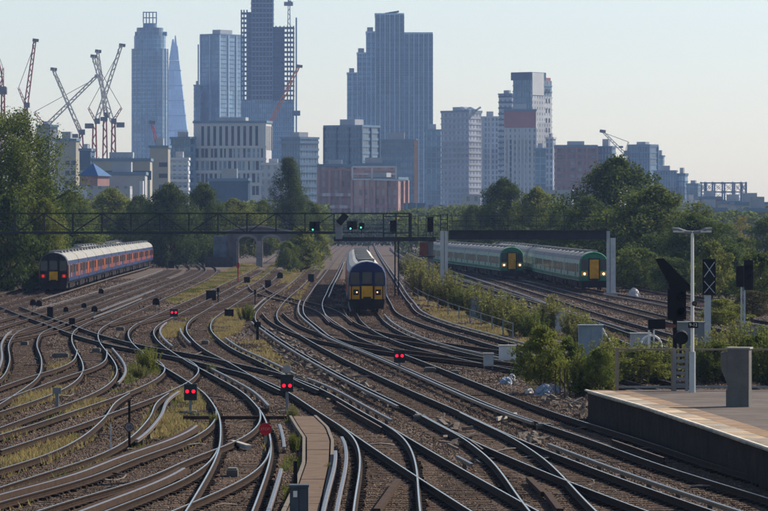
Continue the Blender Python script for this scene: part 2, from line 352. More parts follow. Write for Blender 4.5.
def stone_object(name, pts, sc, m):
    me = bpy.data.meshes.new(name); me.vertices.add(len(pts)); me.vertices.foreach_set('co', pts.astype(np.float32).ravel())
    a = me.attributes.new('sc', 'FLOAT', 'POINT'); a.data.foreach_set('value', sc.astype(np.float32)); me.update(); me.materials.append(m)
    o = link(name, me)
    ng = bpy.data.node_groups.new(name, 'GeometryNodeTree'); ng.interface.new_socket('Geometry', in_out='INPUT', socket_type='NodeSocketGeometry'); ng.interface.new_socket('Geometry', in_out='OUTPUT', socket_type='NodeSocketGeometry')
    N = ng.nodes; I = N.new('NodeGroupInput'); O = N.new('NodeGroupOutput')
    ico = N.new('GeometryNodeMeshIcoSphere'); ico.inputs['Radius'].default_value = .5; ico.inputs['Subdivisions'].default_value = 1
    nz = N.new('ShaderNodeTexNoise'); nz.inputs['Scale'].default_value = 1.3
    sp = N.new('GeometryNodeSetPosition'); ps = N.new('GeometryNodeInputPosition'); vm = N.new('ShaderNodeVectorMath'); vm.operation = 'MULTIPLY_ADD'
    vm.inputs[1].default_value = (.9,.9,.9); vm.inputs[2].default_value = (-.45,-.45,-.45)
    ng.links.new(ps.outputs[0], nz.inputs['Vector']); ng.links.new(nz.outputs['Color'], vm.inputs[0]); ng.links.new(ico.outputs[0], sp.inputs['Geometry']); ng.links.new(vm.outputs[0], sp.inputs['Offset'])
    sm = N.new('GeometryNodeSetMaterial'); sm.inputs['Material'].default_value = m; ng.links.new(sp.outputs[0], sm.inputs['Geometry'])
    ip = N.new('GeometryNodeInstanceOnPoints'); rv = N.new('FunctionNodeRandomValue'); rv.data_type = 'FLOAT_VECTOR'; rv.inputs[1].default_value = (6.28,6.28,6.28)
    at_ = N.new('GeometryNodeInputNamedAttribute'); at_.data_type = 'FLOAT'; at_.inputs['Name'].default_value = 'sc'
    cb = N.new('ShaderNodeCombineXYZ'); mu = N.new('ShaderNodeMath'); mu.operation = 'MULTIPLY'; mu.inputs[1].default_value = .7
    ng.links.new(at_.outputs[0], cb.inputs[0]); ng.links.new(at_.outputs[0], cb.inputs[1]); ng.links.new(at_.outputs[0], mu.inputs[0]); ng.links.new(mu.outputs[0], cb.inputs[2])
    ng.links.new(I.outputs[0], ip.inputs['Points']); ng.links.new(sm.outputs[0], ip.inputs['Instance']); ng.links.new(rv.outputs[0], ip.inputs['Rotation']); ng.links.new(cb.outputs[0], ip.inputs['Scale'])
    ng.links.new(ip.outputs[0], O.inputs[0])
    md = o.modifiers.new('stones', 'NODES'); md.node_group = ng; return o
def stonemat(name, cols):
    m = bpy.data.materials.new(name); m.use_nodes = True; t = m.node_tree; b = t.nodes['Principled BSDF']; b.inputs['Roughness'].default_value = .9; b.inputs['Specular IOR Level'].default_value = .03
    oi = t.nodes.new('ShaderNodeObjectInfo'); r = t.nodes.new('ShaderNodeValToRGB'); e = r.color_ramp.elements
    e[0].position = 0; e[0].color = (*cols[0],1); e[1].position = 1; e[1].color = (*cols[-1],1)
    for i, c in enumerate(cols[1:-1]): x = e.new((i+1)/(len(cols)-1)); x.color = (*c,1)
    g = t.nodes.new('ShaderNodeNewGeometry'); mp = t.nodes.new('ShaderNodeMapping'); mp.inputs['Scale'].default_value = (.5,.07,.5); t.links.new(g.outputs['Position'], mp.inputs[0]); nz = t.nodes.new('ShaderNodeTexNoise'); nz.inputs['Scale'].default_value = 1; nz.inputs['Detail'].default_value = 5; t.links.new(mp.outputs[0], nz.inputs['Vector'])
    r2 = t.nodes.new('ShaderNodeValToRGB'); r2.color_ramp.elements[0].position = .36; r2.color_ramp.elements[0].color = (.42,.40,.38,1); r2.color_ramp.elements[1].position = .62; r2.color_ramp.elements[1].color = (1.15,1.1,1.05,1); t.links.new(nz.outputs[0], r2.inputs[0])
    mx = t.nodes.new('ShaderNodeMixRGB'); mx.blend_type = 'MULTIPLY'; mx.inputs[0].default_value = 1
    t.links.new(oi.outputs['Random'], r.inputs[0]); t.links.new(r.outputs[0], mx.inputs[1]); t.links.new(r2.outputs[0], mx.inputs[2]); t.links.new(mx.outputs[0], b.inputs['Base Color']); return m
M_stone = stonemat('ballast_stone', [(.055,.041,.032),(.10,.076,.06),(.145,.112,.09),(.195,.155,.125),(.125,.085,.062),(.31,.26,.22)])
PX, PY, PS = [], [], []
for y0, y1, dn, s0, s1 in [(94,130,75,.03,.07),(130,175,48,.035,.085),(175,240,24,.045,.10),(240,340,10,.06,.13),(340,520,3.6,.09,.18)]:
    X, Y = scatter(y0, y1, dn); rail, cen = near_tracks(X, Y); S = rng.uniform(s0, s1, len(X))**1.0
    on_sl = (cen < 1.25) & (rng.random(len(X)) < .25)
    bed = ~((X < np.interp(Y, [90,300,420],[-30,-36,-42])) )
    k = (rail > .11) & ~blocked(X, Y) & ~on_sl & bed
    PX.append(X[k]); PY.append(Y[k]); PS.append(S[k])
PX = np.concatenate(PX); PY = np.concatenate(PY); PS = np.concatenate(PS)
o = stone_object('ballast_stones', np.stack([PX, PY, -.232 + .12*PS*rng.uniform(-1.2,1,len(PX))], 1), PS, M_stone)
tag(o, 'loose brown and grey ballast stones between the rails', 'ballast', kind='stuff')

# ---- weeds and dry grass
M_dry = leafmat('dry_grass', (.17,.135,.06), (.33,.27,.115), .35)
M_green = leafmat('green_grass', (.055,.075,.02), (.17,.18,.045), .35)
def in_poly(X, Y, poly):
    inside = np.zeros(len(X), bool); n = len(poly); j = n-1
    for i in range(n):
        xi, yi = poly[i]; xj, yj = poly[j]
        c = ((yi > Y) != (yj > Y)) & (X < (xj-xi)*(Y-yi)/(yj-yi+1e-12)+xi); inside ^= c; j = i
    return inside
def fbm(X, Y, sc, seed):
    r = np.random.default_rng(seed); v = 0
    for o in range(3):
        for k in range(4):
            a, ph = r.uniform(0, 6.28, 2); f = sc*2**o*r.uniform(.7,1.3); v = v + np.sin(f*(X*np.cos(a)+Y*np.sin(a)*.35)+ph)/2**o
    return v/4
def grass(name, label, polys, m, dens, h0, h1, seed, thr=0.0):
    V = []
    for poly, dmul in polys:
        W = [gp(x,y,-.2)[:2] for x,y in poly]; a = np.array(W)
        y0, y1 = a[:,1].min(), a[:,1].max(); x0, x1 = a[:,0].min(), a[:,0].max()
        n = int((x1-x0)*(y1-y0)*dens*dmul); X = rng.uniform(x0,x1,n); Y = rng.uniform(y0,y1,n)
        rail, cen = near_tracks(X, Y); nz = fbm(X, Y, 1.1, seed)
        k = in_poly(X, Y, W) & (rail > .14) & (cen > .55) & (nz > thr) & ~blocked(X, Y); X, Y, nz = X[k], Y[k], nz[k]
        if not len(X): continue
        H = rng.uniform(h0, h1, len(X))*(.6+.6*np.clip(nz,0,1)); A = rng.uniform(0, 6.28, len(X)); wd = rng.uniform(.012,.03,len(X))*(1+np.median(Y)/250)
        lx = rng.normal(0,.35,len(X))*H; ly = rng.normal(0,.35,len(X))*H
        z0 = np.full(len(X), -.25)
        P = np.stack([np.stack([X-wd*np.cos(A), Y-wd*np.sin(A), z0],1), np.stack([X+wd*np.cos(A), Y+wd*np.sin(A), z0],1), np.stack([X+lx, Y+ly, z0+H],1)],1)
        V.append(P.reshape(-1,3))
    V = np.concatenate(V); o = link(name, fast_mesh(name, V, 3, m)); return tag(o, label, 'grass', kind='stuff')
grass('dry_grass', 'straw-coloured dry grass between the left-hand tracks', [
    ([(0,400),(160,385),(205,395),(215,425),(120,470),(0,515)],1), ([(187,332),(232,306),(250,312),(240,332),(205,345)],1.2), ([(158,338),(165,318),(187,318),(182,338)],1.2),
    ([(165,300),(240,264),(292,262),(290,274),(235,288),(175,304)],.35), ([(165,425),(170,390),(205,395),(200,422)],1.4), ([(410,300),(418,270),(470,305),(560,345),(525,352),(440,320)],1.0),
    ([(160,460),(215,436),(217,452),(150,485)],1), ([(240,455),(262,430),(268,450),(240,475)],.6), ([(0,375),(60,362),(110,352),(120,385),(0,405)],.35), ([(225,345),(262,338),(300,375),(270,380)],.3), ([(285,268),(330,246),(300,300),(260,320)],.25)], M_dry, 95, .09, .30, 3, -.28)
grass('green_grass', 'green grass and weeds growing between the left-hand tracks', [
    ([(165,300),(240,264),(250,270),(215,287),(175,303)],2.2), ([(258,280),(262,266),(292,264),(290,276)],1.5), ([(0,400),(160,385),(205,395),(215,425),(120,470),(0,515)],.55),
    ([(278,404),(296,404),(306,434),(303,462),(285,505),(280,470),(292,440)],1.6), ([(318,430),(335,436),(331,500),(322,508)],.8), ([(140,345),(158,345),(165,375),(120,385)],1.2),
    ([(420,258),(470,280),(600,325),(760,370),(700,372),(580,345),(480,318),(415,290)],1.0)], M_green, 40, .07, .26, 8, .02)

# ---- trees
M_bark = mat('bark', (.075,.055,.04), .95, var=.3, scale=3, bump=.4)
LEAF = {'dark': leafmat('leaf_dark', (.016,.032,.008), (.10,.14,.03), .35), 'mid': leafmat('leaf_mid', (.024,.046,.010), (.165,.20,.04), .4),
        'light': leafmat('leaf_light', (.045,.07,.014), (.25,.265,.055), .45), 'brown': leafmat('leaf_brown', (.045,.045,.02), (.10,.09,.035), .3),
        'yellow': leafmat('leaf_yellow', (.14,.13,.03), (.30,.25,.06), .4), 'weed': leafmat('leaf_weed', (.085,.105,.03), (.27,.265,.085), .45)}
def crown_mesh(name, seed, nclump, nleaf, env, leaf, m, aspect=1.8, asp=2.0):
    """unit crown (radius 1, height 0..1 scaled by env): leaf clumps through the volume of an uneven envelope"""
    r = np.random.default_rng(seed); C = []
    lob = r.uniform(-1, 1, (7, 3)); lob /= np.linalg.norm(lob, axis=1)[:,None]
    while len(C) < nclump:
        h = r.uniform(0, 1); a = r.uniform(0, 6.28); rad = env(h)*(1+.28*math.sin(3*a+seed)+.2*math.sin(7*h*3+a*2+seed)); q = r.uniform(0,1)**.45*rad
        C.append((q*math.cos(a), q*math.sin(a), h, max(.05, (.16+.16*r.random())*(.5+.5*env(h)))))
    C = np.array(C); V = []
    for cx, cy_, ch, cr in C:
        n = int(nleaf*(.6+.8*r.random())); u = r.normal(0, 1, (n,3)); u /= np.linalg.norm(u,axis=1)[:,None]; rr = cr*r.uniform(.35,1.1,n)**.7
        p = np.stack([cx+u[:,0]*rr*1.15, cy_+u[:,1]*rr*1.15, ch+u[:,2]*rr*.45], 1)
        nrm = u*.7 + r.normal(0,.7,(n,3)) + np.array([0,0,.35]); nrm /= np.linalg.norm(nrm,axis=1)[:,None]
        t = np.cross(nrm, r.normal(0,1,(n,3))); t /= np.linalg.norm(t,axis=1)[:,None]; b = np.cross(nrm, t); L = leaf*r.uniform(.6,1.4,n)[:,None]; W_ = L/aspect
        t = t*np.array([1,1,1/asp]); b = b*np.array([1,1,1/asp]); V.append(np.stack([p-t*L*.5, p+b*W_*.5, p+t*L*.5, p-b*W_*.5],1).reshape(-1,3))
    me = fast_mesh(name, np.concatenate(V), 4, m); return me, C
def trunk_mesh(name, C, seed, h0=-.45, r0=.055):
    r = random.Random(seed); mb = MB(); top = .62
    mb.tube([(0,0,h0),(.01,0,h0*.5),(.02,.01,.15),(0,.02,top)], [r0, r0*.8, r0*.6, r0*.15], 7)
    idx = list(range(len(C))); r.shuffle(idx)
    for i in idx[:16]:
        c = C[i]; z0 = max(h0*.4, min(.45, c[2]-.3)); mb.tube([(0.01,0,z0),(c[0]*.5,c[1]*.5,(z0+c[2])*.5+.03),(c[0]*.95,c[1]*.95,c[2])], [r0*.4, r0*.25, r0*.08], 5)
    return mb.mesh(name, M_bark)
ENV = {'round': lambda h: math.sqrt(max(.02, 1-(2*h-.85)**2*.9)), 'cone': lambda h: .12+.9*(1-h)**.75*min(1,(h+.12)*5), 'tall': lambda h: .35+.62*math.sin(math.pi*min(1,h*.92+.06))**.8, 'bush': lambda h: math.sqrt(max(.03,1-h*h))}
PROTO = {}
for key, (env, seed, nc, nl, lf, col) in {
    'tallA': ('tall', 3, 200, 260, .047, 'mid'), 'roundA': ('round', 11, 200, 190, .056, 'dark'), 'roundB': ('round', 23, 200, 190, .056, 'mid'), 'roundC': ('round', 31, 190, 190, .058, 'light'),
    'coneA': ('cone', 5, 230, 220, .045, 'dark'), 'bushA': ('bush', 7, 100, 120, .075, 'mid'), 'bushB': ('bush', 17, 100, 120, .08, 'light'), 'bushC': ('bush', 27, 90, 110, .08, 'brown'), 'bushY': ('bush', 37, 40, 50, .08, 'yellow'), 'bushD': ('bush', 47, 100, 120, .075, 'dark')}.items():
    me, C = crown_mesh('crown', seed, nc, nl, ENV[env], lf, LEAF[col], asp={'tall':3.0,'round':2.2,'cone':4.0,'bush':1.6}[env]); PROTO[key] = (me, C, seed)
def tree(kind, x, ytop, ybot, wpx, d, label, name='tree', cat='tree', rz=None, group=None):
    """crown spans pixel rows ytop..ybot and wpx columns at depth d, standing on the ground"""
    s = F/d; rx = wpx/s/2; zb = max(.3, CH+(HY-ybot)/s); zt = CH+(HY-ytop)/s; h = zt-zb
    root = empty(name, ((x-CX)/s, d, -.25)); tag(root, label, cat, group or ('trees beside the railway' if cat == 'tree' else 'shrubs beside the railway'))
    rz = random.uniform(0, 6.28) if rz is None else rz; c, C, seed = PROTO[kind]
    link('crown', c, root, (0,0,zb+.25), rz, (rx*.95, rx*.95, h*.93))
    link('trunk', trunk_mesh('trunk', C, seed, -(zb+.4)/(h*.93), .05), root, (0,0,zb+.25), rz, (rx*.95, rx*.95, h*.93))
    return root
T = tree
T('tallA', 10, 104, 268, 116, 436, 'tallest tree, deciduous, filling the left edge of the view')
T('tallA', -22, 128, 270, 70, 452, 'tree cut by the left edge behind the tallest tree', rz=1)
T('bushD', 8, 190, 292, 72, 424, 'dark leafy shrub at the foot of the tallest tree', 'shrub', 'shrub')
T('roundC', 44, 196, 286, 44, 430, 'thin young tree with pale leaves just left of the blue train')
T('bushA', 30, 240, 292, 60, 428, 'low green shrub behind the tail end of the blue train', 'shrub', 'shrub')
T('roundB', 70, 190, 262, 66, 640, 'mid-green tree below the blue pyramid roof')
T('roundC', 110, 186, 262, 76, 690, 'broad pale green tree above the long blue train')
T('roundA', 140, 194, 262, 60, 660, 'dark tree between the broad pale tree and the round dark tree')
T('roundA', 170, 181, 262, 64, 650, 'round dark tree below the beige tower block')
T('roundA', 203, 181, 258, 54, 670, 'dark tree in front of the small dark block of the white building')
T('roundC', 234, 197, 254, 58, 710, 'yellow-green tree left of the conical tree')
T('roundB', 262, 200, 254, 46, 715, 'small mid-green tree at the foot of the conical tree, left side')
T('coneA', 289, 154, 250, 62, 720, 'tall conical dark tree behind the gantry')
T('roundB', 310, 200, 252, 40, 740, 'small green tree right of the conical tree')
T('bushB', 301, 226, 274, 44, 590, 'bright green bush right of the brick arches', 'shrub', 'shrub')
T('bushB', 318, 224, 264, 24, 690, 'small bright bush beyond the brick arches beside the four middle lines', 'shrub', 'shrub')
T('bushA', 288, 240, 274, 26, 580, 'dark green bush against the right brick pier', 'shrub', 'shrub')
T('bushA', 75, 226, 262, 80, 560, 'hedge-like green shrub behind the roof of the blue train', 'shrub', 'shrub')
T('bushB', 172, 226, 258, 70, 745, 'low far shrub above the winding left tracks', 'shrub', 'shrub')
T('bushA', 125, 222, 262, 80, 720, 'low shrub under the left gantry panels', 'shrub', 'shrub')
T('roundA', 503, 176, 256, 60, 640, 'dark tree above the farther green train')
T('roundC', 538, 185, 256, 58, 620, 'paler tree right of the dark tree above the farther green train')
T('roundB', 474, 204, 250, 40, 700, 'small light tree at the left of the trees above the green trains')
T('roundB', 562, 204, 258, 50, 600, 'small dark-green tree between the two tree groups on the right')
T('roundA', 618, 153, 278, 108, 520, 'large dark tree crowning the right-hand tree group')
T('roundB', 656, 184, 292, 116, 470, 'broad mid-green tree in front of the large dark tree on the right')
T('roundA', 588, 194, 275, 72, 510, 'dark tree behind the roof of the nearer green train')
T('roundA', 694, 212, 294, 78, 430, 'dark tree behind the twin-arm lamp post')
T('bushA', 636, 246, 294, 66, 420, 'rounded green shrub right of the light gantry leg', 'shrub', 'shrub')
T('bushD', 672, 256, 296, 50, 405, 'dark shrub behind the big tilted signal', 'shrub', 'shrub')
T('bushB', 712, 240, 300, 50, 380, 'light green shrub behind the crossed-out signal', 'shrub', 'shrub')
T('bushY', 740, 214, 244, 26, 620, 'yellow-leaved shrub in the right distance', 'shrub', 'shrub')
T('bushA', 722, 222, 256, 50, 560, 'green shrub left of and below the yellow one', 'shrub', 'shrub')
T('bushD', 766, 216, 262, 44, 540, 'dark round shrub right of the yellow-leaved one', 'shrub', 'shrub')
T('bushA', 758, 250, 320, 60, 330, 'big green shrub at the right edge', 'shrub', 'shrub')
T('bushB', 722, 298, 336, 50, 262, 'bright shrub under the crossed-out signal post', 'shrub', 'shrub')
T('bushC', 752, 290, 330, 44, 290, 'brownish shrub below the right-edge signal', 'shrub', 'shrub')
T('bushD', 726, 244, 306, 60, 385, 'dark green shrub mass between the crossed-out signal and the right-edge signal', 'shrub', 'shrub')
T('bushA', 738, 236, 280, 60, 470, 'green shrub below the yellow-leaved one', 'shrub', 'shrub')
T('bushB', 694, 226, 250, 50, 600, 'sunlit pale shrub right of the broad tree', 'shrub', 'shrub')

T('bushD', 215, 226, 262, 40, 700, 'dark shrub left of the painted bridge abutment', 'shrub', 'shrub')
T('bushD', 520, 224, 266, 60, 600, 'dark understorey shrub behind the roofs of the green trains', 'shrub', 'shrub')
T('bushD', 560, 226, 270, 60, 560, 'second dark understorey shrub, right of the farther green train', 'shrub', 'shrub')
T('bushD', 600, 226, 286, 70, 470, 'dark understorey shrub behind the right gantry leg', 'shrub', 'shrub')
T('bushD', 660, 230, 296, 80, 440, 'dark understorey mass under the broad tree on the right', 'shrub', 'shrub')
T('roundA', 40, 168, 280, 60, 470, 'dark tree behind the thin young tree on the left')
T('bushA', 52, 222, 278, 50, 500, 'green shrub between the thin young tree and the blue train roof', 'shrub', 'shrub')
# ---- leafy weeds: upright stems with long leaves
def weed_mesh(seed, stems, leaf, n):
    r = np.random.default_rng(seed); V = []; st = MB()
    for s in range(stems):
        a = r.uniform(0, 6.28); q = r.uniform(0,.75)**.6; bx, by = q*math.cos(a)*.6, q*math.sin(a)*.6; h = r.uniform(.55, 1)*(1-.25*q); tx, ty = bx*1.7+r.normal(0,.08), by*1.7+r.normal(0,.08)
        st.tube([(bx,by,-.02),((bx+tx)/2,(by+ty)/2,h*.55),(tx,ty,h)], [.012,.009,.003], 4, False)
        t = r.uniform(.12, 1, n); p = np.stack([bx+(tx-bx)*t, by+(ty-by)*t, h*t], 1); ang = r.uniform(0,6.28,n); drop = r.uniform(-.35,.55,n)
        dr = np.stack([np.cos(ang), np.sin(ang), drop],1); dr /= np.linalg.norm(dr,axis=1)[:,None]; L = leaf*r.uniform(.6,1.4,n)[:,None]*(1.25-.6*t[:,None])
        sd_ = np.cross(dr, r.normal(0,.5,(n,3))+np.array([0,0,1])); sd_ /= np.linalg.norm(sd_,axis=1)[:,None]
        V.append(np.stack([p, p+dr*L*.5+sd_*L*.16, p+dr*L, p+dr*L*.5-sd_*L*.16],1).reshape(-1,3))
    return np.concatenate(V), st
WPROTO = []
for i, (stn, lf, n, c) in enumerate([(46,.13,95,'weed'),(42,.13,95,'mid'),(56,.115,115,'light'),(38,.14,85,'weed')]):
    V, st = weed_mesh(100+i, stn, lf, n); WPROTO.append((fast_mesh('foliage', V, 4, LEAF[c]), st.mesh('stem', M_bark)))
def weed(i, x, ybase, hpx, wpx, label, z=-.22, group='wild shrubs on the overgrown strip'):
    p = gp(x, ybase, z); s = F/p.y; root = empty('wild_shrub', p); tag(root, label, 'shrub', group)
    rz = random.uniform(0,6.28); sc = (wpx/s/1.35, wpx/s/1.35, hpx/s*1.15)
    link('foliage', WPROTO[i][0], root, None, rz, sc); link('stem', WPROTO[i][1], root, None, rz, sc)
W = weed
T('bushB', 541, 324, 389, 54, 169, 'big dense green bush at the end of the platform, above the rubbish bags', 'shrub', 'shrub')
T('bushA', 568, 336, 388, 36, 171, 'smaller dark bush between the big bush and the platform corner', 'shrub', 'shrub')
T('bushA', 600, 346, 392, 34, 166, 'rounded bush in front of the grey cabinet at the platform ramp', 'shrub', 'shrub')
T('bushB', 640, 346, 390, 54, 176, 'rounded pale bush behind the left bay of the platform fence', 'shrub', 'shrub')
T('bushA', 718, 340, 390, 50, 180, 'rounded green bush right of the lamp post behind the fence', 'shrub', 'shrub')
T('bushD', 760, 334, 392, 46, 182, 'dark rounded bush behind the fence at the right edge', 'shrub', 'shrub')
W(2, 557, 384, 40, 30, 'bright green shoot on the right of the big bush')
ORD = 'first second third fourth fifth sixth seventh eighth ninth tenth eleventh twelfth thirteenth fourteenth fifteenth sixteenth seventeenth eighteenth'.split()
strip = [(3,415,292,34,24),(0,424,298,36,26),(3,436,301,30,24),(0,450,308,36,28),(1,462,312,30,26),(0,476,318,34,26),(3,490,324,36,30),(0,505,330,36,30),(3,520,336,38,30),(1,534,338,30,26),(0,552,330,34,30),(3,575,336,30,26),(0,408,276,22,18),(3,420,280,24,22),(0,438,290,26,22),(3,585,344,30,26)]
for n, (i, x, y, h, wd) in enumerate(sorted(strip, key=lambda t: t[1])):
    W(i, x, y, h, wd, 'wild green shrub on the overgrown strip, ' + ORD[n] + ' from the left')
fl = [(1,590,396,52,32),(0,604,394,44,30),(2,578,396,44,24),(0,610,380,46,36),(2,630,384,44,40),(1,650,383,44,40),(3,667,380,42,36),(1,702,384,44,34),(0,716,381,52,36),(2,756,380,60,46),(0,735,374,52,36),(1,772,386,62,40),(3,684,374,40,30)]
for n, (i, x, y, h, wd) in enumerate(sorted(fl, key=lambda t: t[1])):
    W(i, x, y, h, wd, 'wild green shrub behind the platform end fence, ' + ORD[n] + ' from the left', group='wild shrubs behind the platform fence')
W(2, 246, 321, 18, 16, 'small round bush beside the dark cabinet between the tracks')
W(2, 148, 372, 26, 22, 'small green bush where the left-hand diagonal rails cross')
W(3, 141, 378, 14, 16, 'low weed beside the small green bush on the left')
W(2, 294, 452, 20, 10, 'leafy weed at the left edge of the brown walkway')
W(3, 292, 420, 16, 10, 'weed growing under the right-hand red signal')
W(3, 328, 472, 10, 8, 'little yellow-green weed on the right edge of the brown walkway')
W(3, 211, 374, 10, 8, 'tiny weed between the rails right of the crossing')
W(3, 213, 424, 12, 9, 'tuft between the rails right of the left red signal')
# ================================================================ TRAINS
M_glassd = mat('train_glass', (.018,.028,.042), .18, var=.2, spec=.5)
M_under = mat('underframe', (.018,.016,.015), .8, var=.4)
M_roofw = mat('roof_pale', (.24,.245,.24), .8, var=.18, scale=.6)
M_roofg = mat('roof_grey', (.16,.165,.17), .55, var=.18, scale=.6)
M_blue = mat('livery_blue', (.016,.03,.085), .6, var=.3, scale=1.6)
M_navy = mat('livery_navy', (.018,.03,.09), .4, var=.3, scale=1.6)
M_orange = mat('livery_orange', (.34,.095,.03), .6, var=.3, scale=1.6)
M_redl = mat('livery_red', (.30,.04,.025), .6, var=.3, scale=1.6)
M_yel = mat('livery_yellow', (.52,.26,.015), .6, var=.3, scale=1.6)
M_whitel = mat('livery_white', (.55,.57,.55), .4, var=.3, scale=1.6)
M_grn = mat('livery_green', (.03,.15,.085), .6, var=.3, scale=1.6)
M_whiteshade = mat('livery_white_shade', (.30,.39,.33), .6, var=.3, scale=1.6)  # white livery coloured the green-grey it takes on in shade
M_blackf = mat('cab_black', (.012,.013,.016), .3, var=.2)
M_tail = mat('tail_lamp', (.5,.02,.02), .4, emit=(1,.04,.02), estr=.35)
M_head = mat('head_lamp', (.8,.75,.6), .4, emit=(1,.9,.68), estr=1.6)
M_marker = mat('marker_lamp', (.8,.4,.3), .4, emit=(1,.45,.25), estr=1.2)
M_tyre = mat('wheel_steel', (.05,.045,.04), .6, metal=.5)
LEN = 20.0; HL = 9.68
PROF = [(-1.34,.95),(-1.40,1.35),(-1.40,2.55),(-1.33,2.95)]
ROOF = [(-1.33,2.95),(-1.12,3.32),(-.8,3.55),(-.4,3.70),(0,3.75),(.4,3.70),(.8,3.55),(1.12,3.32),(1.33,2.95)]
def mirror(p): return p + [(-x,z) for x,z in reversed(p)]
def coach_meshes(liv):
    body, roofm, door, low = liv['body'], liv['roof'], liv['door'], liv['low']
    sh = MB(); sh.prism(mirror(PROF), 'y', -HL, HL); D = {}
    D['body'] = sh.mesh('coach', body)
    D['roof'] = MB().prism([(x*1.004, z+.004) for x,z in ROOF], 'y', -HL, HL).mesh('roof', roofm)
    D['win'] = [ ]; D['door'] = []
    ex = 1.40
    for sx in (-1, 1):
        for yc, wd in liv['wins']:
            D['win'].append(MB().box((min(sx*ex, sx*(ex+.012)), yc-wd/2, 1.75), (max(sx*ex, sx*(ex+.012)), yc+wd/2, 2.55)).mesh('window', M_glassd))
        for yc in liv['doors']:
            mb = MB(); mb.box((min(sx*ex, sx*(ex+.022)), yc-.68, .98+.4), (max(sx*ex, sx*(ex+.022)), yc+.68, 2.6)); D['door'].append((mb.mesh('door', door),
                MB().box((min(sx*(ex+.022), sx*(ex+.03)), yc-.5, 1.8), (max(sx*(ex+.022), sx*(ex+.03)), yc+.5, 2.5)).mesh('door_window', M_glassd)))
    st = MB()
    for sx in (-1,1): st.box((min(sx*1.385, sx*1.412), -HL, 1.02), (max(sx*1.385, sx*1.412), HL, 1.30))
    D['stripe'] = [MB().box((min(sx*1.36, sx*1.412), -HL, 1.04), (max(sx*1.36, sx*1.412), HL, 1.32)).mesh('side_stripe', low) for sx in (-1,1)]
    bo = MB(); bo.box((-1.1,-1.9,.35),(-.95,1.9,.75)); bo.box((.95,-1.9,.35),(1.1,1.9,.75)); bo.box((-.95,-.3,.4),(.95,.3,.8))
    for wy in (-1.3,1.3):
        for sx in (-1,1): bo.tube([(sx*.70,wy,.42),(sx*.84,wy,.42)], .42, 14)
        bo.tube([(-.8,wy,.42),(.8,wy,.42)], .09, 6)
    D['bogie'] = bo.mesh('bogie', M_under)
    un = MB(); un.box((-1.25,-HL+.2,.80),(1.25,HL-.2,.97))
    for a, b in ((-4.2,-2.4),(-2.1,.3),(.6,1.4),(1.8,4.3)): un.box((-1.2,a,.32),(1.2,b,.82))
    D['under'] = un.mesh('underframe', M_under)
    ru = MB()
    for yc in (-7,-2.6,2.6,7): ru.box((-.55,yc-1.1,3.66),(.55,yc+1.1,3.86))
    D['roofbox'] = [MB().box((-.6,yc-1.0,3.62),(.6,yc+1.0,3.87)).mesh('roof_unit', M_roofg) for yc in liv['units']]
    D['gang'] = MB().box((-.62,HL,.95),(.62,HL+.64,3.1)).mesh('gangway', M_under)
    D['endp'] = [MB().box((min(sx*1.40,sx*1.414),yc-(.55 if abs(yc)>5 else .16),1.34),(max(sx*1.40,sx*1.414),yc+(.55 if abs(yc)>5 else .16),2.6)).mesh('end_panel', liv['door']) for sx in (-1,1) for yc in liv.get('ends',[])]
    return D
def build_train(name, label, liv, key, front_y, ncoach, front, group='trains', side_shift=0.0):
    """front_y = depth of the near end; coaches follow the track's centre line away from the camera"""
    L = TRACKS[key]; seg = np.hypot(*np.diff(L,axis=0).T); S = np.concatenate([[0],np.cumsum(seg)])
    s0 = np.interp(front_y, L[:,1], S); P = lambda s: Vector((np.interp(s,S,L[:,0]), np.interp(s,S,L[:,1]), 0)) if s <= S[-1] else Vector((L[-1,0]+(L[-1,0]-L[-8,0])/(S[-1]-S[-8])*(s-S[-1]), L[-1,1]+(L[-1,1]-L[-8,1])/(S[-1]-S[-8])*(s-S[-1]), 0))
    root = empty(name, P(s0)); tag(root, label, 'train', group); D = coach_meshes(liv); Z = Vector((0,0,0))
    for i in range(ncoach):
        a = P(s0+i*LEN+2.8); b = P(s0+i*LEN+17.2); c = (a+b)/2; rz = -math.atan2(b.x-a.x, b.y-a.y)
        co = link('coach', D['body'], root, c-root.location, rz)
        link('roof', D['roof'], co)
        for m in D['stripe']: link('side_stripe', m, co)
        for m in D['win']: link('window', m, co)
        for m, g in D['door']: link('door', m, co); link('door_window', g, co)
        for yb in (-6.9, 6.9): link('bogie', D['bogie'], co, (0,yb,0))
        link('underframe', D['under'], co); link('gangway', D['gang'], co)
        for m in D['endp']: link('end_panel', m, co)
        for m in D['roofbox']: link('roof_unit', m, co)
        if i == 0 and front: front(co)
    return root
def cab_shell(co, m, y1=-10.30, k=.94):
    """nose: the body profile drawn forward and slightly in"""
    full = mirror(PROF)[:4] + ROOF[1:-1] + [( -x, z) for x, z in reversed(PROF)]
    n = len(full); cz = 2.2
    r0 = [(x, -HL, z) for x,z in full]; r1 = [(x*k**.5, (y1-HL)/2-.1, cz+(z-cz)*(k**.4)) for x,z in full]; r2 = [(x*k, y1, cz+(z-cz)*(.965 if z > cz else 1)) for x,z in full]
    fs = [(i, (i+1)%n, (i+1)%n+n, i+n) for i in range(n)] + [(i+n, (i+1)%n+n, (i+1)%n+2*n, i+2*n) for i in range(n)] + [tuple(range(2*n, 3*n))]
    MB().add(r0+r1+r2, fs).build('cab', m, co)
def fbox(co, name, x0, x1, z0, z1, m, t=.02, y=-10.30):
    return MB().box((x0, y-t, z0), (x1, y, z1)).build(name, m, co)
def disc(co, name, x, z, r, m, y, n=14, t=.03):
    return MB().tube([(x,y,z),(x,y-t,z)], r, n).build(name, m, co)
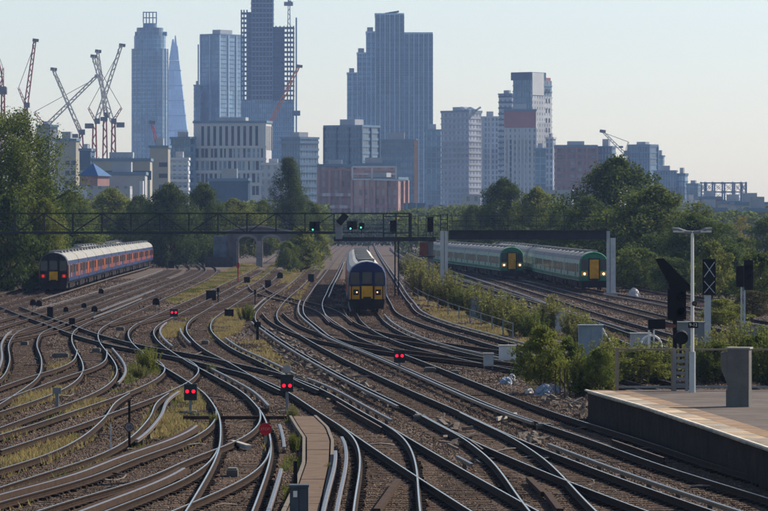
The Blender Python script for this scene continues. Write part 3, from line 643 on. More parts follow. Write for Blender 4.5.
def coupler(co):
    mb = MB(); mb.box((-.18,-10.9,.85),(.18,-10.3,1.12)); mb.box((-.28,-10.98,.78),(.28,-10.88,1.18)); mb.build('coupler', M_under, co)
    MB().box((-1.2,-10.45,.30),(1.2,-10.3,.62)).build('snowplough', M_under, co)
    MB().box((-1.25,-10.42,.62),(1.25,-9.85,.95)).build('front_valance', M_under, co)
def gang_door(co, m, x=.42, z0=1.15, z1=3.05):
    mb = MB(); mb.box((-x-.1,-10.52,z0-.1),(x+.1,-10.30,z1+.1)); mb.build('gangway_surround', M_blackf, co)
    fbox(co, 'gangway_door', -x, x, z0, z1, m, .05, -10.52)
def front_blue(co):
    cab_shell(co, M_blackf); gang_door(co, M_yel, .40, 1.1, 1.95)
    fbox(co,'gangway_window',-.36,.36,2.1,2.95,M_glassd,.04,-10.52)
    for s in (-1,1):
        fbox(co,'windscreen',min(s*.58,s*1.22),max(s*.58,s*1.22),2.0,2.95,M_glassd)
        disc(co,'tail_lamp',s*.98,1.52,.13,M_tail,-10.37); fbox(co,'lamp_cluster',min(s*.75,s*1.22),max(s*.75,s*1.22),1.34,1.70,M_redl)
    coupler(co)
def front_yellow(co):
    cab_shell(co, M_navy); gang_door(co, M_yel, .40, 1.05, 1.95); fbox(co,'gangway_window',-.34,.34,2.12,2.95,M_glassd,.04,-10.52)
    fbox(co,'lower_front',-1.28,-.54,1.0,1.92,M_yel); fbox(co,'lower_front',.54,1.28,1.0,1.92,M_yel)
    for s in (-1,1):
        fbox(co,'windscreen',min(s*.58,s*1.2),max(s*.58,s*1.2),2.08,2.92,M_glassd)
        fbox(co,'lamp_housing',min(s*.62,s*1.0),max(s*.62,s*1.0),1.3,1.7,M_blackf,.045)
        disc(co,'head_lamp',s*.74,1.5,.06,M_marker,-10.395); disc(co,'dark_lamp',s*.92,1.5,.07,M_glassd,-10.395)
        MB().bar((s*.62,-10.335,2.12),(s*1.02,-10.335,2.55),.025).build('wiper', M_under, co); MB().bar((s*1.24,-10.33,1.1),(s*1.24,-10.33,2.0),.03).build('grab_rail', M_roofw, co)
        fbox(co,'jumper_cable',min(s*1.1,s*1.16),max(s*1.1,s*1.16),1.0,2.0,M_under,.06)
    coupler(co)
def front_green(co):
    cab_shell(co, M_grn); gang_door(co, M_yel, .44, 1.15, 3.0)
    for s in (-1,1):
        fbox(co,'windscreen',min(s*.60,s*1.24),max(s*.60,s*1.24),2.0,3.0,M_glassd)
        fbox(co,'lower_panel',min(s*.60,s*1.22),max(s*.60,s*1.22),1.42,1.86,M_yel)
        MB().bar((s*.66,-10.335,2.05),(s*1.08,-10.335,2.6),.025).build('wiper', M_under, co)
        disc(co,'head_lamp',s*.92,1.62,.105,M_head,-10.385)
    coupler(co)
W450 = [(-8.3,1.0),(-3.3,1.25),(-1.7,1.25),(0,1.3),(1.7,1.25),(3.3,1.25),(8.3,1.0),(-6.9,.9),(6.9,.9)]
LIV_B = dict(body=M_blue, roof=M_roofw, door=M_orange, low=M_navy, wins=[(-3.3,1.25),(-1.7,1.25),(0,1.3),(1.7,1.25),(3.3,1.25),(-7.3,1.3),(7.3,1.3)], doors=[-5.2,5.2], ends=[-9.0,9.0,-2.5,2.5], units=[-6,0,6])
LIV_Y = dict(body=M_redl, roof=mat('roof_white',(.42,.42,.40),.8,var=.2,scale=.6), door=M_redl, low=M_navy, wins=W450, doors=[-5.2,5.2], units=[-4,4])
LIV_G = dict(body=M_whiteshade, roof=M_roofw, door=M_grn, low=M_grn, wins=W450, doors=[-5.2,5.2], units=[-6,0,6])
build_train('passenger_train', 'long blue train with orange doors seen from its dark tail end on the left', LIV_B, 'LT', 404, 12, front_blue)
build_train('passenger_train', 'pale-roofed train just showing behind the long blue train, nearer the trees', LIV_B, 'LL', 520, 12, None)
build_train('passenger_train', 'train with navy and yellow front coming head-on in the middle', LIV_Y, 'Q1', 311, 8, front_yellow)
build_train('passenger_train', 'green train with lit lamps, farther of the two on the right', LIV_G, 'T1g', 500, 8, front_green)
build_train('passenger_train', 'green train with lit lamps beside the light gantry leg, nearer of the two', LIV_G, 'T2g', 413, 10, front_green)
# ================================================================ GANTRY, ARCHES, SIGNALS, PLATFORM, LINESIDE
M_steel = mat('gantry_steel', (.03,.034,.04), .7, var=.25, metal=.2)
M_galv = mat('galvanised', (.36,.40,.44), .5, metal=.4, var=.15)
M_grey = mat('grey_paint', (.17,.185,.20), .6, var=.15)
M_sig = mat('signal_black', (.010,.010,.011), .6, var=.2)
M_white = mat('white_paint', (.66,.66,.64), .6, var=.08)
M_redlamp = mat('signal_red', (.5,.02,.02), .4, emit=(1,.015,.05), estr=.9)
M_grnlamp = mat('signal_green', (.05,.5,.3), .4, emit=(.08,1,.55), estr=2.2)
M_redpaint = mat('red_paint', (.42,.018,.025), .5, var=.12)
M_conc = mat('concrete', (.30,.29,.27), .9, var=.2, scale=2, bump=.3, bscale=12)
M_concd = mat('concrete_dark', (.11,.11,.11), .9, var=.2, scale=2, bump=.3, bscale=12)
M_brick = mat('dark_brick', (.085,.07,.065), .95, var=.3, scale=1.2, bump=.4, bscale=8)
def seg_text(txt, size, parent, loc, m, name='lettering'):
    cu = bpy.data.curves.new('t', 'FONT'); cu.body = txt; cu.size = size; cu.align_x = 'CENTER'; cu.align_y = 'CENTER'; cu.extrude = .002
    ob = bpy.data.objects.new('t', cu); COL.objects.link(ob); dg = bpy.context.evaluated_depsgraph_get()
    me = bpy.data.meshes.new_from_object(ob.evaluated_get(dg)); bpy.data.objects.remove(ob); me.materials.clear(); me.materials.append(m)
    return link(name, me, parent, loc, (R(90),0,0))
# ---- signal gantry over the lines
YG = 395.0; SG = F/YG
def gx(x): return (x-CX)/SG
def gz(y): return CH+(HY-y)/SG
gan = empty('signal_gantry', (gx(240), YG, 0)); tag(gan, 'dark lattice signal gantry spanning the left and middle lines', 'gantry'); GO = Vector((gx(240), YG, 0))
def gb(name, segs, m=M_steel, parent=gan, O=GO):
    mb = MB()
    for p, q, w_ in segs: mb.bar(Vector(p)-O, Vector(q)-O, w_)
    return mb.build(name, m, parent)
zt, zl = gz(213.5), gz(233); xl, xr = gx(-14), gx(410)
for yy in (YG-.6, YG+.6):
    gb('top_chord', [((xl,yy,zt),(xr,yy,zt),.13)]); gb('bottom_chord', [((xl,yy,zl),(gx(336),yy,zl),.17)])
nb = 12; xs_ = np.linspace(-14, 334, nb+1)
for i in range(nb+1):
    for yy in (YG-.6, YG+.6):
        gb('upright', [((gx(xs_[i]),yy,zl),(gx(xs_[i]),yy,zt),.09)])
        if i < nb:
            a, b_ = (xs_[i], xs_[i+1]) if i % 2 else (xs_[i+1], xs_[i])
            gb('diagonal', [((gx(a),yy,zl),(gx(b_),yy,zt),.075)])
    gb('cross_tie', [((gx(xs_[i]),YG-.6,zl),(gx(xs_[i]),YG+.6,zl),.08)])
for k in range(3): gb('walkway_rail', [((xl,YG-.6,zl+.35+.42*k),(xr,YG-.6,zl+.35+.42*k),.035)])
MB().box((xl-GO.x,-.55,zl+.09),(gx(334)-GO.x,.55,zl+.14)).build('walkway_floor', M_steel, gan)
for lx in (-14,):
    gb('leg', [((gx(lx),YG-.6,-.2),(gx(lx),YG-.6,zt),.2)]); gb('leg', [((gx(lx),YG+.6,-.2),(gx(lx),YG+.6,zt),.2)])
# lowered walkway in the middle
gb('post_box', [((gx(339),YG-.5,gz(239)),(gx(339),YG-.5,gz(222)),.62)], M_grey)
MB().box((gx(334)-GO.x,-.7,gz(241.2)),(gx(436)-GO.x,.7,gz(237))).build('lower_beam', M_steel, gan)
for x_ in (383.5, 396, 410):
    gb('cage_upright', [((gx(x_),YG-.7,gz(238)),(gx(x_),YG-.7,gz(213.5)),.13 if x_ != 410 else .3)])
gb('cage_rail', [((gx(383),YG-.7,gz(216.5)),(gx(411),YG-.7,gz(216.5)),.1)]); gb('cage_rail', [((gx(383),YG-.7,gz(233)),(gx(411),YG-.7,gz(233)),.12)])
gb('handrail', [((gx(343),YG-.7,gz(228)),(gx(383),YG-.7,gz(228)),.05)]); gb('handrail', [((gx(343),YG-.7,gz(232.5)),(gx(383),YG-.7,gz(232.5)),.09)])
gb('handrail', [((gx(411),YG-.7,gz(216)),(gx(440),YG-.7,gz(216)),.06)]); gb('handrail', [((gx(411),YG-.7,gz(225)),(gx(440),YG-.7,gz(225)),.05)]); gb('handrail', [((gx(411),YG-.7,gz(235)),(gx(440),YG-.7,gz(235)),.05)])
for x_ in (418,426,433): gb('handrail_post', [((gx(x_),YG-.7,gz(238)),(gx(x_),YG-.7,gz(216)),.06)])
for x_ in (395,398.5): gb('thin_leg', [((gx(x_),YG,-.2),(gx(x_),YG,gz(240)),.13)])
gb('column', [((gx(430.5),YG,-.2),(gx(430.5),YG,gz(240)),.55)], M_grey)
mbp = MB().box((gx(419.5)-GO.x,-.8,gz(255.5)),(gx(428)-GO.x,-.6,gz(242.5))).build('relay_box', mat('oxide_red',(.12,.05,.04),.8), gan)
MB().box((gx(418)-GO.x,-.9,gz(257)),(gx(435)-GO.x,.5,gz(255.8))).build('relay_shelf', M_steel, gan)
# right-hand span
gan2 = empty('signal_gantry', (gx(530), YG, 0)); tag(gan2, 'plain deep-beam gantry over the green trains with light grey legs', 'gantry'); G2 = Vector((gx(530), YG, 0))
MB().box((gx(449)-G2.x,-.55,gz(239.5)),(gx(606)-G2.x,.55,gz(231))).build('beam', M_steel, gan2)
MB().box((gx(449)-G2.x,-.8,gz(231)),(gx(606)-G2.x,.8,gz(230.2))).build('walkway_floor', M_steel, gan2)
for x_ in np.linspace(452, 606, 12): gb('handrail_post', [((gx(x_),YG-.75,gz(230.3)),(gx(x_),YG-.75,gz(216)),.05)], parent=gan2, O=G2)
for y_ in (216, 221, 226): gb('handrail', [((gx(449),YG-.75,gz(y_)),(gx(607),YG-.75,gz(y_)),.045)], parent=gan2, O=G2)
for yy in (-.3,.3):
    gb('leg', [((gx(442.2),YG+yy,-.2),(gx(442.2),YG+yy,gz(231)),.34)], M_galv, gan2, G2); gb('leg', [((gx(446.2),YG+yy,-.2),(gx(446.2),YG+yy,gz(231)),.30)], M_galv, gan2, G2)
MB().box((gx(440.3)-G2.x,-.1,-.2),(gx(447.7)-G2.x,.1,gz(231))).build('leg_web', M_galv, gan2)
for x_ in (440.5, 447.5):
    for yy in (-.5,.5): gb('cage_upright', [((gx(x_),YG+yy,gz(231)),(gx(x_),YG+yy,gz(215)),.08)], parent=gan2, O=G2)
for y_ in (215, 219.5, 224, 228): gb('cage_hoop', [((gx(440),YG-.5,gz(y_)),(gx(448),YG-.5,gz(y_)),.06)], parent=gan2, O=G2)
gb('leg', [((gx(608.2),YG,-.2),(gx(608.2),YG,gz(231)),.30)], M_galv, gan2, G2); gb('leg', [((gx(613),YG,-.2),(gx(613),YG,gz(238)),.46)], M_galv, gan2, G2)
MB().box((gx(604)-G2.x,-.6,-.25),(gx(617)-G2.x,.6,.1)).build('footing', M_conc, gan2); MB().box((gx(438)-G2.x,-.7,-.25),(gx(450)-G2.x,.7,.12)).build('footing', M_conc, gan2)
# signals carried by the gantry: a thing each
def gantry_signal(x0, x1, y0, y1, label, lamp=None, yo=-.95, post_to=234):
    p = Vector((gx((x0+x1)/2), YG+yo, gz(post_to))); r_ = empty('colour_light_signal', p); tag(r_, label, 'signal', 'signals on the gantry')
    MB().box((gx(x0)-p.x,-.06,gz(y1)-p.z),(gx(x1)-p.x,.06,gz(y0)-p.z)).build('backboard', M_sig, r_)
    MB().bar((0,.12,0),(0,.12,gz(y0)-p.z-.2),.1).build('post', M_steel, r_)
    mb = MB()
    for k in range(3): zc = gz(y0+(y1-y0)*(.2+.3*k))-p.z; mb = MB(); mb.tube([(0,-.06,zc),(0,-.28,zc+.02)], .13, 10, False); mb.build('lens_hood', M_sig, r_)
    if lamp: lx, ly, m = lamp; MB().tube([(gx(lx)-p.x,-.30,gz(ly)-p.z),(gx(lx)-p.x,-.33,gz(ly)-p.z)], .07, 12).build('lamp', m, r_)
gantry_signal(309.5,320,221.5,231,'wide black gantry signal showing green, left of the tilted board',(313,229.6,M_grnlamp))
gantry_signal(347,357,221,229.5,'black gantry signal just right of the tilted board',(350.6,228.6,M_grnlamp))
gantry_signal(359,364.5,223,229,'small gantry signal with a pale green lamp, right of its larger neighbour',(361,227.5,M_grnlamp))
gantry_signal(390,396,220.5,232,'dark signal inside the gantry cage above the middle train',None)
gantry_signal(427,433,217,232,'dark signal head above the dark column of the gantry',None)
tb = MB(); c0, c1 = Vector((gx(338.5),YG-1,gz(223.5))), Vector((gx(346.5),YG-1,gz(214.5))); tb.bar(c0-c0, c1-c0, .3, .62); tag(tb.build('signal_board', M_sig, loc=c0), 'black board tilted over the gantry post box', 'signal')

# ---- brick arches
YA = 660.0; SA = F/YA
def ax(x): return (x-CX)/SA
def az(y): return CH+(HY-y)/SA
ar = empty('brick_bridge', (ax(258), YA, 0)); tag(ar, 'old brick bridge with two openings, left of the middle lines', 'bridge'); AO = ax(258)
M_arch = mat('arch_brick', (.15,.13,.125), .95, var=.3, scale=.8, bump=.4, bscale=6); M_archl = mat('arch_stone', (.26,.24,.225), .9, var=.2, scale=.8)
def arch_wall(x0, x1, openings, ztop):
    """front wall with round-headed openings, 5 m deep"""
    mb = MB(); xs2 = []; cur = x0
    top = lambda x: ztop(x)
    for (a, b, sp) in openings:
        mb.box((cur,0,-.3),(a,5,sp)); n = 10; cur = b
        for k in range(n):
            u0 = a+(b-a)*k/n; u1 = a+(b-a)*(k+1)/n; f = lambda u: sp + (b-a)*.30*math.sqrt(max(0,1-((u-(a+b)/2)/((b-a)/2))**2))
            z0, z1 = f(u0), f(u1)
            mb.add([(u0,0,z0),(u1,0,z1),(u1,0,top(u1)),(u0,0,top(u0)),(u0,5,z0),(u1,5,z1),(u1,5,top(u1)),(u0,5,top(u0))],[(0,1,2,3),(5,4,7,6),(0,4,5,1),(3,2,6,7)])
    mb.box((cur,0,-.3),(x1,5,openings[-1][2]))
    ed = [x0]+[o for a,b,_ in openings for o in (a,b)]+[x1]
    for a, b in ((ed[0],ed[1]),(ed[2],ed[3]),(ed[4],ed[5])):
        sp = openings[0][2]; mb.add([(a,0,sp),(b,0,sp),(b,0,top(b)),(a,0,top(a)),(a,5,sp),(b,5,sp),(b,5,top(b)),(a,5,top(a))],[(0,1,2,3),(5,4,7,6),(3,2,6,7),(0,3,7,4),(1,5,6,2)])
    return mb
tz = lambda x: np.interp(x+AO, [ax(214),ax(246),ax(262),ax(300)], [az(233.5),az(227.5),az(226.5),az(233)])
arch_wall(ax(228)-AO, ax(300)-AO, [(ax(238)-AO,ax(256.5)-AO,az(241)),(ax(262)-AO,ax(280)-AO,az(241))], tz).build('arch_wall', M_arch, ar)
def cop(): 
    mb = MB(); xs2 = np.linspace(ax(214), ax(300), 12)
    for a, b in zip(xs2[:-1], xs2[1:]): mb.bar((a-AO,-.08,tz(a-AO)+.06),(b-AO,-.08,tz(b-AO)+.06),.3,.22)
    return mb
cop().build('coping', M_archl, ar)
for a, b in ((238,256.5),(262,280)):
    mb = MB(); n = 12; c = (ax(a)+ax(b))/2-AO; w2 = (ax(b)-ax(a))/2
    pts = [(c+w2*math.cos(math.pi*k/n), -.04, az(241)+w2*.60*math.sin(math.pi*k/n)) for k in range(n+1)]
    for p, q in zip(pts[:-1], pts[1:]): mb.bar(p, q, .2, .4)
    mb.build('arch_ring', M_archl, ar)
for x0, x1 in ((236.3,238.3),(256.2,262.3),(279.8,282)): MB().box((ax(x0)-AO,-.12,-.3),(ax(x1)-AO,-.02,az(241))).build('pilaster', M_archl, ar)
bl = MB().box((ax(213)-AO,.3,-.3),(ax(228)-AO,5,az(236))); bl.build('abutment', mat('painted_concrete',(.14,.17,.21),.8,var=.5,scale=.5), ar)
MB().box((ax(205)-AO,-.2,-.3),(ax(233)-AO,0.25,az(257))).build('low_wall', M_brick, ar)

# ---- ground signals, boards, boxes beside the tracks
def ground_signal(x, ybase, ytop, wpx, label, lamp=M_redlamp, head=(.0,.62), lx=(-.22,.22), ly=.36, plate=False):
    p = gp(x, ybase, -.22); s = F/p.y; H = (ybase-ytop)/s; w_ = wpx/s; r_ = empty('ground_signal', p); tag(r_, label, 'signal', 'red signals among the tracks')
    MB().bar((0,0,-.1),(0,0,H*.55),.10).build('post', M_grey, r_); MB().box((-.22,-.12,-.08),(.22,.12,.06)).build('base', M_conc, r_)
    hb = MB(); hb.box((-w_/2,-.06,H*.42),(w_/2,.16,H*(.78 if plate else 1))); hb.build('signal_head', mat('signal_grey',(.03,.034,.038),.7), r_)
    zc = H*(.55 if plate else .74)
    for sx in (-1,1):
        MB().tube([(sx*w_*.24,-.06,zc),(sx*w_*.24,-.20,zc+.01)], w_*.15, 12, False).build('lens_hood', M_sig, r_)
        MB().tube([(sx*w_*.24,-.07,zc),(sx*w_*.24,-.09,zc)], w_*.15, 14).build('lamp', lamp, r_)
    if plate:
        MB().tube([(0,0,H*.90),(0,-.02,H*.90)], w_*.34, 16).build('number_plate', mat('plate_grey',(.30,.30,.32),.6), r_); MB().bar((0,.05,H*.7),(0,.05,H*.9),.05).build('plate_stem', M_grey, r_)
    return r_
ground_signal(190.5, 412, 384, 13, 'left-hand signal of the near pair, two red lamps, standing in dry grass')
ground_signal(287, 412, 364, 12.5, 'right-hand signal of the near pair, two red lamps, round plate on top', plate=True)
ground_signal(399.5, 372, 350, 11, 'lone two-lamp red signal among the middle tracks')
ground_signal(174, 322, 309, 8, 'farthest red signal, on the left beyond the diagonal rails')
def disc_board(x, ybase, yc, dpx, label, m, txt, tm, ring=None, ptop=None):
    p = gp(x, ybase, -.22); s = F/p.y; r_ = empty('track_sign', p); tag(r_, label, 'sign'); zc = (ybase-yc)/s; rr = dpx/2/s
    MB().bar((0,.05,-.1),(0,.05,(ybase-ptop)/s if ptop else zc+rr*.6),.07).build('post', M_sig if ptop else M_grey, r_)
    MB().tube([(0,0,zc),(0,-.02,zc)], rr, 28).build('disc', m, r_)
    if ring: 
        mb = MB(); n = 28
        for k in range(n):
            a, b = 2*math.pi*k/n, 2*math.pi*(k+1)/n; mb.bar((rr*.9*math.cos(a),-.025,zc+rr*.9*math.sin(a)),(rr*.9*math.cos(b),-.025,zc+rr*.9*math.sin(b)),.012,rr*.2)
        mb.build('rim', ring, r_)
    seg_text(txt, rr*(.62 if len(txt) > 2 else 1.05), r_, (0,-.027,zc), tm)
disc_board(265.3, 446, 429, 12.5, 'round red board reading STOP beside the track', M_redpaint, 'STOP', mat('faded_lettering',(.5,.2,.2),.6), M_redpaint)
t10 = disc_board(129.3, 448, 427, 9.5, 'round speed sign reading 10 on a dark post, lower left', mat('sign_faded',(.22,.20,.215),.6), '10', M_sig, mat('sign_rim',(.07,.04,.045),.6), 400)
mb = MB(); p = gp(110.5,452,-.2); mb.bar((0,0,-.1),(0,0,28/F*p.y),.03); tag(mb.build('marker_post', M_galv, loc=p), 'thin pale stake left of the ten sign', 'post')
def box_thing(name, label, cat, x, ybase, wpx, hpx, m, dep_m=.5, lid=True, legs=False, z=-.2, group=None, lidm=None):
    p = gp(x, ybase, z); s = F/p.y; w_ = wpx/s; h = hpx/s; r_ = empty(name, p); tag(r_, label, cat, group); z0 = h*.25 if legs else -.05
    MB().box((-w_/2,0,z0),(w_/2,dep_m,h)).build('cabinet_body', m, r_)
    MB().box((-w_*.44,-.015,z0+h*.06),(-w_*.02,0,h*.93)).build('door', m, r_); MB().box((w_*.02,-.015,z0+h*.06),(w_*.44,0,h*.93)).build('door', m, r_)
    if lid: MB().box((-w_*.54,-.05,h),(w_*.54,dep_m+.05,h+.05)).build('lid', lidm or m, r_)
    if legs:
        for sx in (-1,1): MB().bar((sx*w_*.42,.1,-.1),(sx*w_*.42,.1,h*.3),.05).build('leg', M_grey, r_)
    return r_
G_ = 'equipment boxes along the lines'
box_thing('equipment_cabinet','dark blue-grey cabinet with white label at the bottom edge on the walkway','cabinet',299,520,18.5,33,mat('cabinet_slate',(.06,.075,.095),.6),.4,group=G_)
p = gp(295,514,-.2); tag(MB().bar((0,.5,-.1),(0,.5,52/F*p.y),.09).build('marker_post', M_sig, loc=p), 'dark thin post behind the slate cabinet on the walkway', 'post')
pl = gp(299,520,-.2); s_ = F/pl.y
tag(MB().box((-.13,-.03,.52),(-.04,-.018,.66)).build('notice_plate', M_white, loc=pl+Vector((0,0,0))), 'small white notice on the slate cabinet', 'notice')
box_thing('equipment_cabinet','white-faced wide cabinet on legs below the big bush','cabinet',507.5,365,17,19,mat('cabinet_white',(.50,.51,.52),.6),.3,legs=True,group=G_)
box_thing('equipment_cabinet','smaller grey cabinet on legs left of the white-faced one','cabinet',488.5,370,10,16,mat('cabinet_pale',(.33,.35,.37),.6),.3,legs=True,group=G_)
box_thing('equipment_cabinet','dark grey cabinet among the wild shrubs, leftmost of three','cabinet',476.5,319,11,21,mat('cabinet_dark',(.10,.12,.14),.6),.6,group=G_)
box_thing('equipment_cabinet','pale grey cabinet among the wild shrubs, middle of three','cabinet',502,312,12,16,mat('cabinet_pale',(.33,.35,.37),.6),.6,group=G_)
box_thing('equipment_cabinet','pale narrow cabinet among the wild shrubs, rightmost of three','cabinet',560,330,10,18,mat('cabinet_pale',(.33,.35,.37),.6),.6,group=G_)
box_thing('equipment_cabinet','dark low cabinet beside the small round bush','cabinet',229,318,9,8,M_sig,.5,group=G_)
box_thing('equipment_cabinet','dark box beside the line left of the brick arches','cabinet',211,300,10,9,M_sig,.5,group=G_)
for x, y, h, lab in [(72,327,9,'small dark box in front of the long blue train'),(50,318,11,'grey box left of the small dark box on the left lines'),(171,268,7,'dark box right of the rear of the blue train'),(311,282,8,'little dark box between the four middle lines'),(268,288,8,'dark box right of the dry grass by the arches'),(247,283,6,'tiny dark box near the arches')]:
    box_thing('equipment_box', lab, 'box', x, y, 6, h, M_sig, .4, False, group=G_)
def post_disc(x, ybase, hpx, dpx, lab):
    p = gp(x,ybase,-.2); s = F/p.y; r_ = empty('shunting_signal', p); tag(r_, lab, 'signal', 'small dark shunting signals'); h = hpx/s
    MB().bar((0,0,-.1),(0,0,h*.8),.09).build('post', M_grey, r_); MB().tube([(0,-.05,h*.75),(0,.12,h*.75)], dpx/s/2, 14).build('head', M_sig, r_); MB().box((-dpx/s*.5,-.08,h*.75-dpx/s*.5),(dpx/s*.5,-.05,h*.75)).build('face', M_sig, r_)
for a in [(94.5,317,11,6,'round-headed small signal right of the long blue train, nearest'),(101,297,8,5,'small signal close to the side of the blue train'),(156,311,13,7,'small dark signal left of the farthest red one'),(280,282,9,6,'small dark signal near the right brick pier'),(33,309,9,6,'left one of two small dark signals under the blue train tail'),(39,310,9,6,'right one of two small dark signals under the blue train tail'),(66,316,9,5,'small dark signal between boxes before the blue train'),(84,312,9,5,'small dark signal beside the bent rails before the blue train')]: post_disc(*a)
for x, yb, yt, w_, m, lab in [(257.5,340,322,.16,M_sig,'dark stout post at the bend of the four middle lines'),(238,281,263,.12,M_redpaint,'rusty red post in the dry grass before the arches'),(218,302,288,.1,M_sig,'dark post right of the green grass strip'),(57,408,388,.13,M_grey,'grey marker post between the lower left tracks'),(255,305,290,.08,M_sig,'thin dark post left of the four middle lines'),(348,318,309,.06,M_sig,'thin stake beside the middle train')]:
    p = gp(x,yb,-.2); s = F/p.y; r_ = empty('marker_post', p); tag(r_, lab, 'post'); MB().bar((0,0,-.1),(0,0,(yb-yt)/s),w_).build('shaft', m, r_); MB().box((-w_*1.2,-w_*.8,(yb-yt)/s*.72),(w_*1.2,-w_*.5,(yb-yt)/s*1.02)).build('plate', m, r_)
for i, (x0,y0,x1,y1,lab) in enumerate([(183,417.5,287,417.5,'straight cable trough laid across the track by the near signals'),(268,404,266,410,'short board beside the track at the round red board')]):
    a, b = gp(x0,y0,-.1), gp(x1,y1,-.1); tag(MB().bar(Vector((0,0,0)), b-a, .22, .12).build('cable_trough', M_board, loc=a+Vector((0,0,.0))), lab, 'cable trough')
# loose timbers and pipes lying between the rails
def timber(x0,y0,x1,y1,lab,m=M_board,w_=.16):
    a, b = gp(x0,y0,-.1), gp(x1,y1,-.1); tag(MB().bar(Vector((0,0,0)), b-a, w_, .12).build('loose_timber', m, loc=a), lab, 'timber')
timber(377,511,398,481,'pale timber lying slantwise between the rails at the bottom')
timber(529,479,544,494,'short timber between the rails, bottom right'); timber(547,494,560,511,'second short timber at the bottom right edge')
timber(233,442,249,447,'flat plank between the rails by the round red board',M_conc); timber(497,419,516,414,'thin pale pole lying across ballast right of centre',M_conc,.07)
M_pt = mat('point_motor', (.09,.09,.085), .7, var=.3)
for i,(x,y,w_,h_,wh) in enumerate([(24,345,7,12,'at the far left edge'),(60,357,16,4,'on the left, before the wavy lines join'),(96,352,8,3,'left of the small green bush'),(205,344,7,4,'between the crossing rails left of centre'),(300,380,9,4,'just right of the round-plated red signal'),(420,421,13,4,'low right of the lone red signal'),(455,375,8,3,'right of the lone red signal, upper one'),(232,476,11,3,'between the rails below the round red board'),(430,372,12,3,'right of the lone red signal, nearer one'),(545,430,16,3,'in front of the platform corner'),(330,300,6,4,'in the shadow left of the middle train'),(290,300,6,3,'between the four middle lines'),(412,300,4,6,'right of the middle train'),(120,330,8,6,'in front of the small dark signal on the left')]):
    p = gp(x,y,-.2); s = F/p.y; r_ = empty('point_machine', p); tag(r_, 'low dark point machine '+wh, 'point machine', 'point machines beside the switches')
    MB().box((-w_/s/2,0,-.05),(w_/s/2,.9,.16)).build('case', M_pt, r_); MB().box((-w_/s*.4,.1,.16),(w_/s*.4,.8,.2)).build('lid', M_pt, r_)
# cables looping between the rails
cbm = MB(); r4 = random.Random(12)
for i in range(150):
    y = r4.uniform(100, 300); x = r4.uniform(-.085,.085)*y; L_ = r4.uniform(.8,3.5); pts = []; a = r4.uniform(-.5,.5) + (math.pi/2 if r4.random() < .5 else 0); cx_, cy_ = x, y
    if blocked(np.array([x]),np.array([y]))[0]: continue
    for k in range(7): pts.append((cx_, cy_, -.19+.05*math.sin(k*1.1+i))); a += r4.gauss(0,.35); cx_ += L_/6*math.cos(a); cy_ += L_/6*math.sin(a)
    cbm.tube(pts, r4.choice([.018,.025,.03]), 5)
tag(cbm.build('cable_tangle', mat('cable_grey',(.11,.10,.095),.8,var=.5,scale=1)), 'loose grey cables lying among the ballast', 'cables', kind='stuff')
# rubble and cable heaps
M_rub = mat('rubble', (.13,.11,.095), .9, var=.5, scale=3)
mb = MB(); r3 = random.Random(5)
for poly, n in (([(262,331),(276,331),(345,372),(400,404),(392,412),(330,384),(285,362)],260),([(440,418),(470,436),(480,452),(455,450),(436,432)],60),([(300,378),(340,398),(330,402),(296,384)],30),([(520,437),(545,440),(540,448),(520,446)],50),([(258,295),(300,290),(290,320),(262,318)],60),([(570,350),(600,396),(585,420),(540,402)],160),([(390,270),(412,290),(440,318),(420,320),(398,296)],110)):
    Wp = [gp(x,y,-.2)[:2] for x,y in poly]; a = np.array(Wp); k = 0
    while k < n:
        x, y = r3.uniform(a[:,0].min(),a[:,0].max()), r3.uniform(a[:,1].min(),a[:,1].max())
        if not in_poly(np.array([x]),np.array([y]),Wp)[0]: k += .05; continue
        rail, cen = near_tracks(np.array([x]),np.array([y])); k += 1
        if rail[0] < .2 : continue
        L_ = r3.uniform(.08,.45); an = r3.uniform(0,3.14); mb.bar((x,y,-.15+r3.uniform(-.03,.06)),(x+L_*math.cos(an),y+L_*math.sin(an),-.15+r3.uniform(-.03,.18)),r3.uniform(.05,.16),r3.uniform(.04,.12))
tag(mb.build('rubble', M_rub), 'broken concrete, timber and cable ends strewn between the tracks', 'rubble', kind='stuff')
def bag(x, ybase, wpx, hpx, lab, m):
    p = gp(x,ybase,-.2); s = F/p.y; r = np.random.default_rng(int(x)); mb = MB(); n, k = 28, 14; vs_ = []; 
    for i in range(k+1):
        for j in range(n):
            t_, f_ = math.pi*.5*(1-i/k), 2*math.pi*j/n; rr = (1+.12*math.sin(3*f_+x)+.07*math.sin(5*f_+i*.8)+.075*r.normal())*(math.sin(t_)*.9+.1) if i < k else .03
            vs_.append((wpx/s/2*rr*math.cos(f_), .35*rr*math.sin(f_), hpx/s*(math.sin(math.pi*.5*i/k))*(1+.12*math.sin(2*f_+x)*math.cos(math.pi*.5*i/k)+.05*r.normal())-.04))
    fs = [(i*n+j, i*n+(j+1)%n, (i+1)*n+(j+1)%n, (i+1)*n+j) for i in range(k) for j in range(n)]; mb.add(vs_, fs)
    tag(mb.build('rubbish_bag', m, loc=p), lab, 'bag', 'rubbish bags by the big bush')
M_bagw = mat('bag_white', (.42,.43,.45), .5, var=.2, scale=6); M_bagb = mat('bag_blue', (.24,.29,.38), .5, var=.25, scale=6)
bag(545,394,19,11,'large pale blue rubbish bag under the big bush',M_bagb); bag(556,392,13,9,'pale blue rubbish bag at the right end of the heap',M_bagb); bag(529,393,8,6,'small white rubbish bag left of the blue ones',M_bagw); bag(506,383,12,7,'pale bag below the white-faced cabinet',M_bagb); bag(512,380,7,7,'small white bag beside the white-faced cabinet',M_bagw); bag(634,297,12,9,'white bag beyond the right-hand tracks by the shrub',M_bagw)

